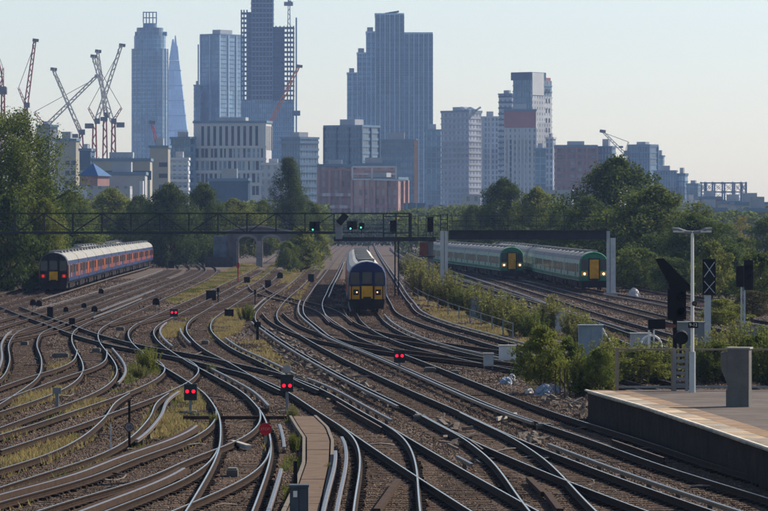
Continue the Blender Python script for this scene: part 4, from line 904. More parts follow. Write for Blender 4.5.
# ---- brown walkway
wk = empty('timber_walkway', (float(WL[0,0]), float(WL[0,1]), 0)); tag(wk, 'curved brown boarded walkway between the tracks at the bottom', 'walkway'); wo = Vector((float(WL[0,0]), float(WL[0,1]), 0))
M_walk = mat('walkway_boards', (.115,.083,.062), .9, var=.25, scale=2, bump=.2, bscale=20); M_edge = mat('walkway_edge', (.14,.125,.11), .9, var=.2)
ys2 = np.arange(WL[0,1]+.1, min(WL[-1,1],WR[-1,1]), 2.4)
for a, b in zip(ys2[:-1], ys2[1:]):
    b2 = b-.035; xl0, xl1, xr0, xr1 = (float(np.interp(q, A_[:,1], A_[:,0])) for A_ in (WL,WR) for q in (a,b2))
    z_ = WZ + random.uniform(-.008,.008)
    v = [(xl0,a,z_),(xr0,a,z_),(xr1,b2,z_),(xl1,b2,z_)]; v = [Vector(q)-wo for q in v]; v2 = [q-Vector((0,0,.12)) for q in v]
    MB().add(v+v2, [(0,1,2,3),(7,6,5,4),(0,4,5,1),(1,5,6,2),(2,6,7,3),(3,7,4,0)]).build('board_panel', M_walk, wk)
for A_, sg in ((WL,-1),(WR,1)):
    ln = [(float(np.interp(y, A_[:,1], A_[:,0]))-wo.x+sg*.09, y-wo.y, 0) for y in np.arange(WL[0,1], A_[-1,1], 1.5)]
    MB().sweep(ln, [(-.045,-.2),(.045,-.2),(.045,WZ+.01),(-.045,WZ+.01)]).build('edging', M_edge, wk)

# ---- platform
pf = empty('platform', (float(PE[1,0]), float(PE[1,1]), 0)); tag(pf, 'station platform', 'platform'); pf['kind'] = 'structure'; del pf['label'], pf['category']
po = Vector((float(PE[1,0]), float(PE[1,1]), 0))
ye = float(PE[-1,1]); pys = np.arange(60, ye, 2.0); pys = np.append(pys, ye)
ex_ = lambda y: float(np.interp(y, PE[:,1], PE[:,0])); XR = 16.0
M_wallp = mat('platform_brick', (.024,.019,.017), .95, var=.4, scale=1.5, bump=.5, bscale=9); M_cop = mat('coping_stone', (.36,.29,.215), .85, var=.35, scale=1.1, bump=.15)
M_tact = mat('tactile_paving', (.23,.165,.115), .9, var=.3, scale=1.5, bump=.2, bscale=30); M_tarm = mat('platform_tarmac', (.10,.086,.08), .9, var=.35, scale=.5, bump=.2, bscale=30)
M_cops = [M_cop, mat('coping_grey',(.27,.24,.20),.85,var=.35,scale=1.1), mat('coping_tan',(.33,.25,.17),.85,var=.35,scale=1.3), mat('coping_worn',(.22,.185,.15),.85,var=.4,scale=1.5)]
M_tacts = [M_tact, mat('tactile_worn',(.19,.145,.11),.9,var=.35,scale=1.5), mat('tactile_brown',(.21,.145,.095),.9,var=.3,scale=2)]
M_line = mat('edge_line', (.50,.48,.44), .8, var=.3)
def strip_top(name, o0, o1, z, m, y0=60, y1=ye, th=.1, dy=2.0):
    ys3 = np.append(np.arange(y0, y1-.01, dy), y1); f = (lambda q: (lambda y: ex_(y)+q)); 
    mb = MB(); n = len(ys3); v = [Vector((ex_(y)+o0, y, z))-po for y in ys3] + [Vector(((ex_(y)+o1) if o1 < 50 else XR, y, z))-po for y in ys3]
    v += [q-Vector((0,0,th)) for q in v]
    fs = [(i,n+i,n+i+1,i+1) for i in range(n-1)] + [(i,i+1,2*n+i+1,2*n+i) for i in range(n-1)] + [(n-1,2*n-1,4*n-1,3*n-1),(0,2*n,3*n,n)]
    mb.add(v, fs); return mb.build(name, m, pf)
strip_top('platform_wall', .10, 99, .80, M_wallp, th=1.1)
for a, b in zip(np.arange(60,ye,1.0)[:-1], np.arange(60,ye,1.0)[1:]): strip_top('coping_slab', 0, .72, .9+random.uniform(-.004,.004), random.choice(M_cops), a+.008, b-.008, .1, 1.0)
strip_top('edge_line', -.012, .07, .906, M_line, th=.05)
for a, b in zip(np.arange(60,ye,1.2)[:-1], np.arange(60,ye,1.2)[1:]): strip_top('tactile_slab', .73, 1.35, .897+random.uniform(-.004,.004), random.choice(M_tacts), a+.006, b-.006, .1, 1.2)
strip_top('tarmac_surface', 1.36, 99, .893, M_tarm, th=.09)
# ramped end
mb = MB(); y0_ = ye+.0; v = [(ex_(ye)+.1,y0_,.8),(XR,y0_,.8),(XR,y0_+9,-.2),(ex_(ye)+1.5,y0_+9,-.2),(ex_(ye)+.1,y0_,-.3),(ex_(ye)+1.5,y0_+9,-.3)]; mb.add([Vector(q)-po for q in v], [(0,1,2,3),(0,3,5,4)]); mb.build('platform_ramp', M_wallp, pf)
# ---- fence across the platform end
fy = ye-.7
fn = empty('platform_fence', (7.6, fy, .89)); tag(fn, 'grey post and rail fence with mesh across the platform end', 'fence')
def fxp(x): return (x-CX)*fy/F - 7.6
fzt = 1.38; M_fpost = mat('fence_post', (.20,.17,.14), .8)
for x in (617, 673, 742, 822):
    MB().box((fxp(x)-.06,-.05,0),(fxp(x)+.06,.05,fzt+.05)).build('post', M_fpost, fn)
MB().bar((fxp(617),0,fzt),(fxp(822),0,fzt),.06).build('top_rail', M_fpost, fn); MB().bar((fxp(617),0,.12),(fxp(822),0,.12),.07).build('bottom_rail', M_grey, fn)
for x in np.arange(617, 822, 4.0): MB().bar((fxp(x),0,.12),(fxp(x),0,fzt),.008).build('mesh_wire', M_steel, fn)
for z_ in np.arange(.26, 1.3, .13): MB().bar((fxp(617),0,z_),(fxp(822),0,z_),  .006).build('mesh_wire', M_steel, fn)
# metal stile / gate behind the lamp post
gt = empty('barrier_gate', (fxp(680)+7.6, fy-.35, .89)); tag(gt, 'dark grey slatted gate standing left of the lamp post', 'gate')
for dx in (-.20,.20): MB().box((dx-.05,-.05,0),(dx+.05,.05,1.36)).build('post', M_grey, gt)
for k in range(6): MB().box((-.16,-.03,.15+.2*k),(.16,.03,.25+.2*k)).build('slat', M_grey, gt)
# ---- lamp post with two arms
pl = gp(692.3, 392.5, .89); s_ = F/pl.y; lp = empty('lamp_post', pl); tag(lp, 'white platform lamp post with two shallow arms', 'lamp post')
MB().tube([(0,0,0),(0,0,1.35)], .105, 14).build('base_sleeve', M_galv, lp); MB().tube([(0,0,1.35),(0,0,5.35)], [.06,.05], 12).build('shaft', M_white, lp)
for sx in (-1,1):
    mb = MB(); mb.tube([(0,0,5.30),(sx*.22,0,5.30),(sx*.45,0,5.37),(sx*.66,0,5.42)], [.05,.07,.09,.05], 10); mb.build('lamp_arm', M_grey, lp)
    MB().cbox((sx*.45,0,5.33),(.36,.16,.06)).build('lamp_lens', mat('lamp_lens',(.5,.5,.48),.3), lp)
cs = empty('car_stop_sign', pl+Vector((.02,-.14,2.24))); tag(cs, 'small black sign with white characters on the lamp post', 'sign')
MB().cbox((0,0,0),(.33,.03,.20)).build('panel', M_sig, cs); seg_text('9-12', .15, cs, (0,-.018,0), M_white)
cc = empty('camera_unit', pl+Vector((.06,-.12,2.95))); tag(cc, 'small black round camera housing on the lamp post', 'camera'); MB().tube([(0,0,0),(0,-.12,0)], .085, 14).build('housing', M_sig, cc); MB().tube([(0,-.12,0),(0,-.13,0)], .05, 12).build('lens', M_glassd, cc); MB().bar((-.06,.05,0),(0,-.02,0),.04).build('bracket', M_grey, cc)
# ---- concrete pillar on the platform
pp = gp(737, 407, .89); s_ = F/pp.y; cp = empty('concrete_pillar', pp, R(-14)); tag(cp, 'tall concrete pillar box standing on the platform', 'pillar'); hh = 58/s_
MB().box((-.34,0,0),(.36,.6,.52)).build('plinth', M_concd, cp); MB().box((-.30,.03,.52),(.36,.57,hh)).build('shaft', M_concd, cp); MB().box((-.34,0,hh),(.40,.6,hh+.05)).build('cap', M_conc, cp)
MB().add([(-.30,.05,.65),(-.50,.05,1.15),(-.52,.05,hh-.1),(-.30,.05,hh-.1),(-.30,.5,.65),(-.50,.5,1.15),(-.52,.5,hh-.1),(-.30,.5,hh-.1)],[(0,1,2,3),(7,6,5,4),(0,4,5,1),(1,5,6,2),(2,6,7,3),(3,7,4,0)]).build('side_wing', M_concd, cp)

# ---- signals right of centre, behind the platform
def at_d(x, y, d): return at(x, y, d)
d1 = 172.0; s1 = F/d1; sgn = empty('colour_light_signal', (float((676.5-CX)/s1), d1, -.2)); tag(sgn, 'large black signal with a tilted hood panel, left of the lamp post', 'signal', 'signals behind the platform')
bx = (676.5-CX)/s1; X1 = lambda x: (x-CX)/s1-bx; Z1 = lambda y: CH+(HY-y)/s1+.2
MB().box((X1(667.5),-.08,Z1(320)),(X1(686),.1,Z1(289))).build('backboard', M_sig, sgn)
for y_ in (296.5, 311.5): MB().tube([(X1(680.5),-.08,Z1(y_)),(X1(680.5),-.42,Z1(y_)+.03)], .16, 14, False).build('lens_hood', M_sig, sgn); MB().tube([(X1(680.5),-.081,Z1(y_)),(X1(680.5),-.09,Z1(y_))], .13, 14).build('lens', M_sig, sgn)
mb = MB(); q = [(655,259),(663,258),(690,285),(690,291),(670,291),(668,283)]; mb.add([(X1(x),-.12,Z1(y)) for x,y in q]+[(X1(x),.12,Z1(y)) for x,y in q],[tuple(range(5,-1,-1)),tuple(range(6,12))]+[(i,(i+1)%6,(i+1)%6+6,i+6) for i in range(6)]); mb.build('tilted_panel', M_sig, sgn)
MB().bar((X1(675),.05,-.1),(X1(675),.05,Z1(289)),.16).build('post', M_sig, sgn)
mb = MB(); mb.tube([(X1(681),-.25,Z1(338)),(X1(681),.2,Z1(336))], .27, 14); mb.build('lower_signal_head', M_sig, sgn); MB().bar((X1(681),.05,Z1(360)),(X1(680),.05,Z1(337)),.10).build('bracket', M_sig, sgn)
MB().box((X1(648),-.2,Z1(329)),(X1(665),.2,Z1(319))).build('side_box', M_sig, sgn); MB().bar((X1(664),0,Z1(326)),(X1(676),0,Z1(326)),.12).build('side_arm', mat('rust_arm',(.16,.07,.05),.8), sgn)
d2 = 205.0; s2 = F/d2; b2x = (708.5-CX)/s2; sx_ = empty('colour_light_signal', (float(b2x), d2, -.2)); tag(sx_, 'black signal covered with two white crosses on a grey post', 'signal', 'signals behind the platform')
X2 = lambda x: (x-CX)/s2-b2x; Z2 = lambda y: CH+(HY-y)/s2+.2
MB().box((X2(702.5),-.07,Z2(295)),(X2(715.5),.1,Z2(259))).build('backboard', M_sig, sx_); MB().box((X2(704.5),0,-.1),(X2(711),.25,Z2(295))).build('post', M_galv, sx_)
for (ya, yb) in ((262,277),(281,293)):
    MB().bar((X2(704),-.085,Z2(yb)),(X2(714.5),-.085,Z2(ya)),.035).build('cross_bar', M_galv, sx_); MB().bar((X2(704),-.10,Z2(ya)),(X2(714.5),-.10,Z2(yb)),.035).build('cross_bar', M_galv, sx_)
for y_ in (298,302,306): MB().bar((X2(695),-.1,Z2(y_)),(X2(704.5),-.1,Z2(y_)),.03).build('handrail', M_steel, sx_)
d3 = 235.0; s3 = F/d3; b3x = (744-CX)/s3; sr = empty('colour_light_signal', (float(b3x), d3, -.2)); tag(sr, 'black signal with a square side box near the right edge', 'signal', 'signals behind the platform')
X3 = lambda x: (x-CX)/s3-b3x; Z3 = lambda y: CH+(HY-y)/s3+.2
MB().box((X3(744),-.07,Z3(290)),(X3(753),.1,Z3(260))).build('backboard', M_sig, sr); MB().box((X3(736),-.05,Z3(287)),(X3(743.6),.1,Z3(266))).build('side_box', M_sig, sr)
for y_ in (268,277): MB().tube([(X3(748.5),-.07,Z3(y_)),(X3(748.5),-.35,Z3(y_)+.02)], .14, 12, False).build('lens_hood', M_sig, sr)
for x_ in (741.5,744.5): MB().bar((X3(x_),0,-.1),(X3(x_),0,Z3(287)),.10).build('post', M_galv, sr)
for k in range(7): MB().bar((X3(741.5),-.03,Z3(290)-.35*k-.1),(X3(744.5),-.03,Z3(290)-.35*k-.1),.04).build('rung', M_galv, sr)
# hoop board, cabinets, ramp handrail
ph = gp(651,366,-.2); sh = F/ph.y; hp = empty('hoop_frame', ph); tag(hp, 'white round-topped hoop frame behind the platform fence', 'frame')
rr = 10.5/sh; zc = 20/sh; pts = [(-rr,0,-.1)]+[(rr*math.cos(math.pi-math.pi*k/14),0,zc+rr*math.sin(math.pi*k/14)) for k in range(15)]+[(rr,0,-.1)]
MB().tube(pts, .05, 8).build('hoop', M_white, hp); MB().bar((-.1,0,zc-.2),(-.1,0,zc+rr*1.5),.09).build('inner_bar', M_white, hp); MB().bar((.14,0,zc),(.14,0,zc+rr*1.5),.07).build('inner_bar', M_white, hp); MB().bar((-rr,0,zc),(rr,0,zc),.05).build('cross_bar', M_white, hp)
box_thing('equipment_cabinet','large grey cabinet behind the lamp post','cabinet',691,372,27,49,M_grey,.9,group=G_)
box_thing('equipment_cabinet','pale cabinet behind the hoop frame','cabinet',641,358,20,24,mat('cabinet_pale',(.33,.35,.37),.6),.6,group=G_)
cbx = box_thing('equipment_cabinet','grey cabinet with sloping front at the platform ramp, right of the big bush','cabinet',591,372,24,46,mat('cabinet_blue_grey',(.19,.24,.29),.55),.8,group=G_)
a, b, c = gp(602,372,0)+Vector((.05,-.3,0)), None, None; s_ = F/a.y
hr = empty('ramp_handrail', a); tag(hr, 'pale sloping handrail from the grey cabinet to the platform fence', 'handrail'); P_ = lambda x,y: ((x-602)/s_, 0, (372-y)/s_)
MB().tube([P_(601,328),P_(604,334),P_(616,351)], .03, 8).build('rail', M_white, hr); MB().bar(P_(601,372),P_(601,328),.05).build('post', M_galv, hr); MB().bar(P_(616,372),P_(616,351),.05).build('post', M_galv, hr)
# palisade panels at the right edge
pw = gp(757,362,-.2); sp_ = F/pw.y; pn = empty('palisade_fence', pw); tag(pn, 'grey steel panel fence at the right edge', 'fence')
for k in range(14): MB().box((-.95+.30*k,0,-.1),(-.95+.30*k+.27,.05,1.72+.03*(k%2))).build('pale', M_grey, pn)
for z_ in (.4,1.4): MB().bar((-1,.08,z_),(3.3,.08,z_),.06).build('rail', M_grey, pn)
# wire fence posts along the overgrown strip and by the rubbish
fp = [(400,284),(404,289),(410,295),(418,301),(428,307),(438,311),(448,316),(459,320),(470,324),(481,328),(492,332),(503,336),(513,340)]
sf = empty('strip_fence', gp(*fp[0],-.2)); tag(sf, 'low post and rail fence along the overgrown strip', 'fence'); o_ = gp(*fp[0],-.2)
for x, y in fp: p = gp(x,y,-.2)-o_; MB().bar(p, p+Vector((0,0,1.0)), .08).build('post', M_grey, sf)
for k in (.5, .95):
    for (a, b) in zip(fp[:-1], fp[1:]): MB().bar(gp(*a,-.2)-o_+Vector((0,0,k)), gp(*b,-.2)-o_+Vector((0,0,k)), .022).build('rail', M_grey, sf)
for x, y, h in ((555.5,400,30),(560,399,32),(564.5,398,30)):
    p = gp(x,y,-.2); tag(MB().bar((0,0,-.1),(0,0,h/F*p.y),.05).build('stake', mat('rusty_stake',(.08,.05,.035),.9), loc=p), {555.5:'left',560:'middle',564.5:'right'}[x]+' rusty stake of the three before the rubbish bags', 'stake', 'rusty stakes')
# ================================================================ SKYLINE
def facade(name, wall, glass, bw, bh, mort, g2=None, rough=.25, seed=0):
    """window grid: panes as bricks, wall as mortar, panes vary in tone"""
    if name in MATS: return MATS[name]
    m = bpy.data.materials.new(name); m.use_nodes = True; t = m.node_tree; b = t.nodes['Principled BSDF']
    tc = t.nodes.new('ShaderNodeTexCoord'); sx = t.nodes.new('ShaderNodeSeparateXYZ'); t.links.new(tc.outputs['Object'], sx.inputs[0])
    ad = t.nodes.new('ShaderNodeMath'); ad.operation = 'ADD'; t.links.new(sx.outputs[0], ad.inputs[0]); t.links.new(sx.outputs[1], ad.inputs[1])
    cb = t.nodes.new('ShaderNodeCombineXYZ'); t.links.new(ad.outputs[0], cb.inputs[0]); t.links.new(sx.outputs[2], cb.inputs[1])
    br = t.nodes.new('ShaderNodeTexBrick'); br.offset = 0; br.inputs['Scale'].default_value = 1; br.inputs['Brick Width'].default_value = bw; br.inputs['Row Height'].default_value = bh; br.inputs['Mortar Size'].default_value = mort; br.inputs['Mortar Smooth'].default_value = .1
    br.inputs['Color1'].default_value = (*glass,1); br.inputs['Color2'].default_value = (*(g2 or tuple(min(1,c*2.2+.02) for c in glass)),1); br.inputs['Mortar'].default_value = (*wall,1); br.inputs['Bias'].default_value = -.25
    t.links.new(cb.outputs[0], br.inputs['Vector'])
    nz = t.nodes.new('ShaderNodeTexNoise'); nz.inputs['Scale'].default_value = .06; nz.inputs['Detail'].default_value = 4; t.links.new(tc.outputs['Object'], nz.inputs['Vector'])
    mx = t.nodes.new('ShaderNodeMixRGB'); mx.blend_type = 'MULTIPLY'; mx.inputs[0].default_value = .55; rp = t.nodes.new('ShaderNodeValToRGB'); rp.color_ramp.elements[0].position = .3; rp.color_ramp.elements[0].color = (.55,.55,.55,1); rp.color_ramp.elements[1].position = .7
    bl = t.nodes.new('ShaderNodeTexBrick'); bl.offset = .5; bl.inputs['Scale'].default_value = 1; bl.inputs['Brick Width'].default_value = bw*5; bl.inputs['Row Height'].default_value = bh*4; bl.inputs['Mortar Size'].default_value = 0; bl.inputs['Color1'].default_value = (.62,.62,.62,1); bl.inputs['Color2'].default_value = (1.25,1.25,1.25,1); bl.inputs['Mortar'].default_value = (1,1,1,1); t.links.new(cb.outputs[0], bl.inputs['Vector'])  # coarse tone blocks painted in to suggest uneven reflections
    m3 = t.nodes.new('ShaderNodeMixRGB'); m3.blend_type = 'MULTIPLY'; m3.inputs[0].default_value = .8; t.links.new(br.outputs['Color'], m3.inputs[1]); t.links.new(bl.outputs['Color'], m3.inputs[2])
    t.links.new(nz.outputs[0], rp.inputs[0]); t.links.new(m3.outputs[0], mx.inputs[1]); t.links.new(rp.outputs[0], mx.inputs[2]); t.links.new(mx.outputs[0], b.inputs['Base Color'])
    rr = t.nodes.new('ShaderNodeMapRange'); rr.inputs[3].default_value = rough; rr.inputs[4].default_value = .8; t.links.new(br.outputs['Fac'], rr.inputs[0]); t.links.new(rr.outputs[0], b.inputs['Roughness'])
    MATS[name] = m; return m
GL_BLUE = facade('glass_blue', (.21,.36,.52), (.08,.16,.26), 1.6, 3.4, .3, (.19,.33,.48))  # glass blues lifted to stand in for reflected sky and distance haze
GL_DARK = facade('glass_dark', (.15,.24,.34), (.05,.10,.165), 1.8, 3.4, .35, (.14,.24,.35))
GL_LIGHT = facade('glass_light', (.33,.44,.56), (.13,.22,.32), 1.8, 3.4, .3, (.28,.40,.52))
GL_TEAL = facade('glass_teal', (.19,.31,.40), (.06,.13,.19), 3.0, 3.4, .3, (.15,.26,.34))
FC_GREY = facade('office_grey', (.34,.37,.45), (.09,.12,.18), 3.2, 3.5, .9, (.14,.15,.19))
FC_LAV = facade('slab_pale', (.42,.48,.58), (.12,.14,.19), 2.2, 3.2, .6, (.25,.27,.33))
FC_WHITE = facade('panel_white', (.42,.44,.47), (.10,.13,.18), 2.6, 3.2, .85, (.30,.34,.40))
FC_BRICK = facade('brick_flats', (.25,.15,.14), (.07,.07,.09), 3.4, 3.1, .8, (.30,.30,.33))
FC_RED = facade('brick_red', (.40,.27,.265), (.17,.15,.165), 2.2, 3.1, .6, (.55,.52,.53))
FC_BEIGE = facade('beige_wall', (.42,.40,.35), (.07,.08,.09), 4.2, 3.0, 1.2, (.16,.17,.18))
M_bconc = mat('tower_concrete', (.30,.31,.33), .9, var=.15, scale=.1); M_bwhite = mat('tower_white', (.48,.49,.51), .8, var=.1, scale=.1); M_bdark = mat('tower_dark', (.06,.10,.15), .8, var=.2, scale=.1)
M_bred = mat('tower_red', (.30,.125,.115), .85, var=.15, scale=.1); M_bbrick = mat('tower_brick', (.25,.15,.14), .9, var=.15, scale=.2); M_bbeige = mat('tower_beige', (.30,.285,.245), .9, var=.12, scale=.1); M_bglass = mat('pane_dark', (.035,.05,.07), .2, var=.3, scale=.2)
M_apt = mat('apartment_brick', (.36,.23,.22), .9, var=.15, scale=.2)
M_fin = mat('tower_fin', (.36,.47,.60), .6, var=.12, scale=.1)
M_bblue = mat('blue_roof', (.02,.085,.21), .6, var=.15, scale=.3); M_bsteel = mat('tower_steel', (.12,.19,.27), .6, var=.1, scale=.2)
def tower(label, x0, xc, x1, ytop, d, m, fh=3.4, band=None, pier=None, th=35, depth=28, name='tower_block', ybot=None, group='towers and blocks on the skyline', wins=None, parent=None, bandh=.35, skip=None, roof=True):
    """box seen with its near edge at column xc (left face x0..xc, right face xc..x1), top at row ytop"""
    k = d/F; wl, wr = (xc-x0)*k, (x1-xc)*k
    if wr < .5: th = 0; a, b = wl, depth
    elif wl < .5: th = 90-1e-3; a, b = depth, wr
    else: a, b = wl/math.cos(R(th)), wr/math.sin(R(th))
    H = CH+(HY-ytop)*k; z0 = -.3 if ybot is None else CH+(HY-ybot)*k
    loc = Vector(((xc-CX)*k, d, 0))
    if parent is None:
        root = empty(name, loc, -R(th)); tag(root, label, 'building', group)
    else:
        root = parent; 
    base = MB(); base.box((-a,0,z0),(0,b,H)); 
    if parent is None: c = base.build('wall', m, root)
    else:
        c = base.build('wall', m, root); M_ = Matrix.Translation(loc-parent.location); c.location = loc-Vector(parent.location); c.rotation_euler = (0,0,-R(th)-parent.rotation_euler[2])
        if abs(parent.rotation_euler[2]) > 1e-6: c.location = Matrix.Rotation(-parent.rotation_euler[2],4,'Z') @ (loc-Vector(parent.location))
    tgt = root if parent is None else c
    if band:
        me = MB(); e = .25; me.box((-a-e,-e,-fh*bandh/2),(e,b+e,fh*bandh/2)); me = me.mesh('floor_band', band)
        n = int((H-max(z0,0))/fh)
        for i in range(1, n+1): link('floor_band', me, tgt, (0,0,max(z0,0)+i*fh-fh*.02))
    if pier:
        pm, sp, pw = pier; me = MB().box((-pw/2,-pw/2,z0),(pw/2,pw/2,H)).mesh('pier', pm)
        for i in range(int(round(a/sp))+1): link('pier', me, tgt, (-min(a,i*a/max(1,round(a/sp))),-.32,0))
        if b > 3 and wr >= .5:
            for i in range(1, int(round(b/sp))+1): link('pier', me, tgt, (.32,i*b/max(1,round(b/sp)),0))
    if roof:
        link('roof_parapet', MB().box((-a-.4,-.4,H),(.4,b+.4,H+1.0)).mesh('roof_parapet', M_bsteel if m not in (FC_WHITE,FC_LAV) else M_bwhite), tgt)
        rr = random.Random(int(x0*7+ytop)); q = MB().box((-a*.7,b*.25,H+1.0),(-a*.3,b*.75,H+1.0+rr.uniform(1.5,3.5))); q.build('plant_room', M_bconc, tgt)
    if wins:
        wm, cols, rows, ww, wh = wins; me = MB().box((-ww/2,-.10,-wh/2),(ww/2,.0,wh/2)).mesh('window', wm); me2 = MB().box((-.0,-ww/2,-wh/2),(.10,ww/2,wh/2)).mesh('window', wm)
        for cx_ in cols:
            for rz in rows: link('window', me, tgt, (-a*(1-cx_), 0, z0+(H-z0)*rz))
    return root
# --- left: round residential tower with stepped crown
d = 3600; k = d/F; rt = empty('round_tower', ((150-CX)*k, d, 0)); tag(rt, 'tall round glass tower with stepped shoulders and open crown', 'building', 'towers and blocks on the skyline')
def ring(r, z0, z1, name, m, n=20, par=None, sq=.92):
    pts = [(r*math.cos(2*math.pi*(i+.5)/n), r*sq*math.sin(2*math.pi*(i+.5)/n)) for i in range(n)]; return MB().prism(pts,'z',z0,z1).build(name, m, par or rt)
zz = lambda y: CH+(HY-y)*k
ring(18*k,-.3,zz(49),'lower_shaft',GL_BLUE); ring(16*k,zz(49),zz(36),'shoulder',GL_BLUE); ring(13.4*k,zz(36),zz(28),'shoulder',GL_DARK); ring(7*k,zz(28),zz(23.5),'crown_base',M_bsteel)
me = MB()
pts = [(18.15*k*math.cos(2*math.pi*(i+.5)/20), 18.15*k*.92*math.sin(2*math.pi*(i+.5)/20)) for i in range(20)]; fb = MB().prism(pts,'z',-.45,.45).mesh('floor_band', M_bsteel)
for i in range(1, 41): link('floor_band', fb, rt, (0,0,i*3.55))
for i in range(0,20): p_ = pts[i]; MB().bar((p_[0],p_[1],0),(p_[0],p_[1],zz(49)),.55).build('fin', M_bconc, rt)
for x_ in (143.5,146.5,149.5,153,156.5): MB().bar(((x_-150)*k,-2,zz(23.5)),((x_-150)*k,-2,zz(12.5)),.9).build('crown_post', M_bsteel, rt)
for y_ in (12.5,18): MB().bar(((143-150)*k,-2,zz(y_)),((157-150)*k,-2,zz(y_)),.8).build('crown_ring', M_bsteel, rt)
for x_ in (138,164): MB().box(((x_-150)*k-2.5,-2,zz(36)),((x_-150)*k+2.5,2,zz(32))).build('turret', M_bsteel, rt)
# --- the far glass spire
d = 7000; k = d/F; sp = empty('glass_spire', ((176-CX)*k, d, 0)); tag(sp, 'far pale glass spire tapering to a point behind the round tower', 'building', 'towers and blocks on the skyline'); zz = lambda y: CH+(HY-y)*k
M_spire = facade('spire_glass', (.30,.44,.62), (.20,.33,.50), 3, 8, .5, (.33,.48,.66), .2)  # pale blue carries painted haze and sky reflection
def pyr(x0b,x1b,x0t,x1t,yb,yt,off,name):
    zb = -.3 if yb is None else zz(yb); zt_ = zz(yt); q = lambda x: (x-176)*k; D0, D1 = (x1b-x0b)*k, (x1t-x0t)*k
    MB().add([(q(x0b),off,zb),(q(x1b),off,zb),(q(x1b),off+D0,zb),(q(x0b),off+D0,zb),(q(x0t),off+D0*.3,zt_),(q(x1t),off+D0*.3,zt_),(q(x1t),off+D0*.3+D1,zt_),(q(x0t),off+D0*.3+D1,zt_)],[(0,3,2,1),(4,5,6,7),(0,1,5,4),(1,2,6,5),(2,3,7,6),(3,0,4,7)]).build(name, M_spire, sp)
pyr(156,198,168.6,178.5,None,60,0,'glass_shaft'); pyr(168.6,175.2,171.8,173.4,59.9,39,10,'glass_shard'); pyr(173,178.5,174.6,175.6,59.9,35.5,4,'glass_shard'); pyr(175.4,178.9,176.6,177.6,59.9,46,2,'glass_shard')
for y_ in (70,85,100,115,130): MB().box(((160+ (60-y_)*.0-176)*k*.5,-.6,zz(y_)-2),((180+(y_-60)*.11-176)*k,-.1,zz(y_))).build('floor_line', M_bsteel, sp)
# --- glass tower and podium left of the construction tower
t3 = tower('broad blue glass tower left of the one under construction', 200, 220, 243, 35, 3300, GL_BLUE, band=M_bsteel, pier=(M_fin,9,.8), bandh=.16)
tower('lower wing of the broad blue glass tower, stepping out on its left', 193.8, 199.8, 200.2, 86, 3290, GL_BLUE, band=M_bsteel, bandh=.16, depth=20)
mb = MB(); k=3290/F; tag(MB().bar((0,0,-.3),(0,0,(223-36)*k),1.0).build('hoist_mast', M_bsteel, loc=((198.3-CX)*k,3290,0)), 'thin vertical mast up the left side of the broad blue tower', 'mast')
# --- tower under construction
d = 3200; k = d/F; zz = lambda y: CH+(HY-y)*k
ct = empty('tower_under_construction', ((267-CX)*k, d, 0)); tag(ct, 'dark tower under construction with open upper floors, cut by the top edge', 'building', 'towers and blocks on the skyline'); q = lambda x: (x-267)*k
MB().box((q(251),2,-.3),(q(273),24,206)).build('core', mat('core_dark',(.04,.075,.115),.8,var=.3,scale=.1), ct); MB().box((q(241),1,-.3),(q(294),26,zz(100))).build('glazed_lower_floors', GL_BLUE, ct)
MB().box((q(247),3,zz(100)),(q(251),20,zz(12))).build('core_wing', M_bdark, ct); MB().box((q(273),4,zz(100)),(q(284),22,zz(28))).build('core_wing', M_bdark, ct)
fsl = MB().box((q(241),-.5,-.35),(q(251),22,.35)).mesh('floor_slab', M_bdark); fsr = MB().box((q(273),-.5,-.35),(q(294),24,.35)).mesh('floor_slab', M_bdark); fsm = MB().box((q(250.5),.8,-.35),(q(273.5),22,.35)).mesh('floor_slab', M_bconc)
z_ = zz(100)
while z_ < 206:
    if z_ < zz(10): link('floor_slab', fsl, ct, (0,0,z_))
    if z_ < zz(26): link('floor_slab', fsr, ct, (0,0,z_))
    link('floor_slab', fsm, ct, (0,0,z_)); z_ += 3.6
for x_ in (241.4,244,247): MB().bar((q(x_),0,zz(100)),(q(x_),0,zz(10)),1.0).build('column', M_bdark, ct)
for x_ in (276,280,284,287.5,290.5,293.6): MB().bar((q(x_),0,zz(100)),(q(x_),0,zz(26)),1.0).build('column', M_bdark, ct)
for x_ in (252,255.5,259,262.5,266,269.5,272.5): MB().bar((q(x_),.6,zz(100)),(q(x_),.6,206),.7).build('formwork_mast', M_bsteel, ct)
for yb in np.arange(104, 220, 4.8): MB().box((q(240.8),.6,zz(yb)),(q(294.2),1,zz(yb)+.8)).build('floor_band', M_bsteel, ct)
tag(MB().bar((0,0,-.3),(0,0,zz(18)),1.1).build('hoist_mast', M_bsteel, loc=((296.4-CX)*k,d-4,0)), 'slender mast standing right of the tower under construction', 'mast')
hb = MB().box((-3,-2,zz(116)),(3,2,zz(111))); tag(hb.build('hoist_cage', M_bdark, loc=((296.4-CX)*k,d-7,0)), 'dark hoist cage on the slender mast', 'hoist')
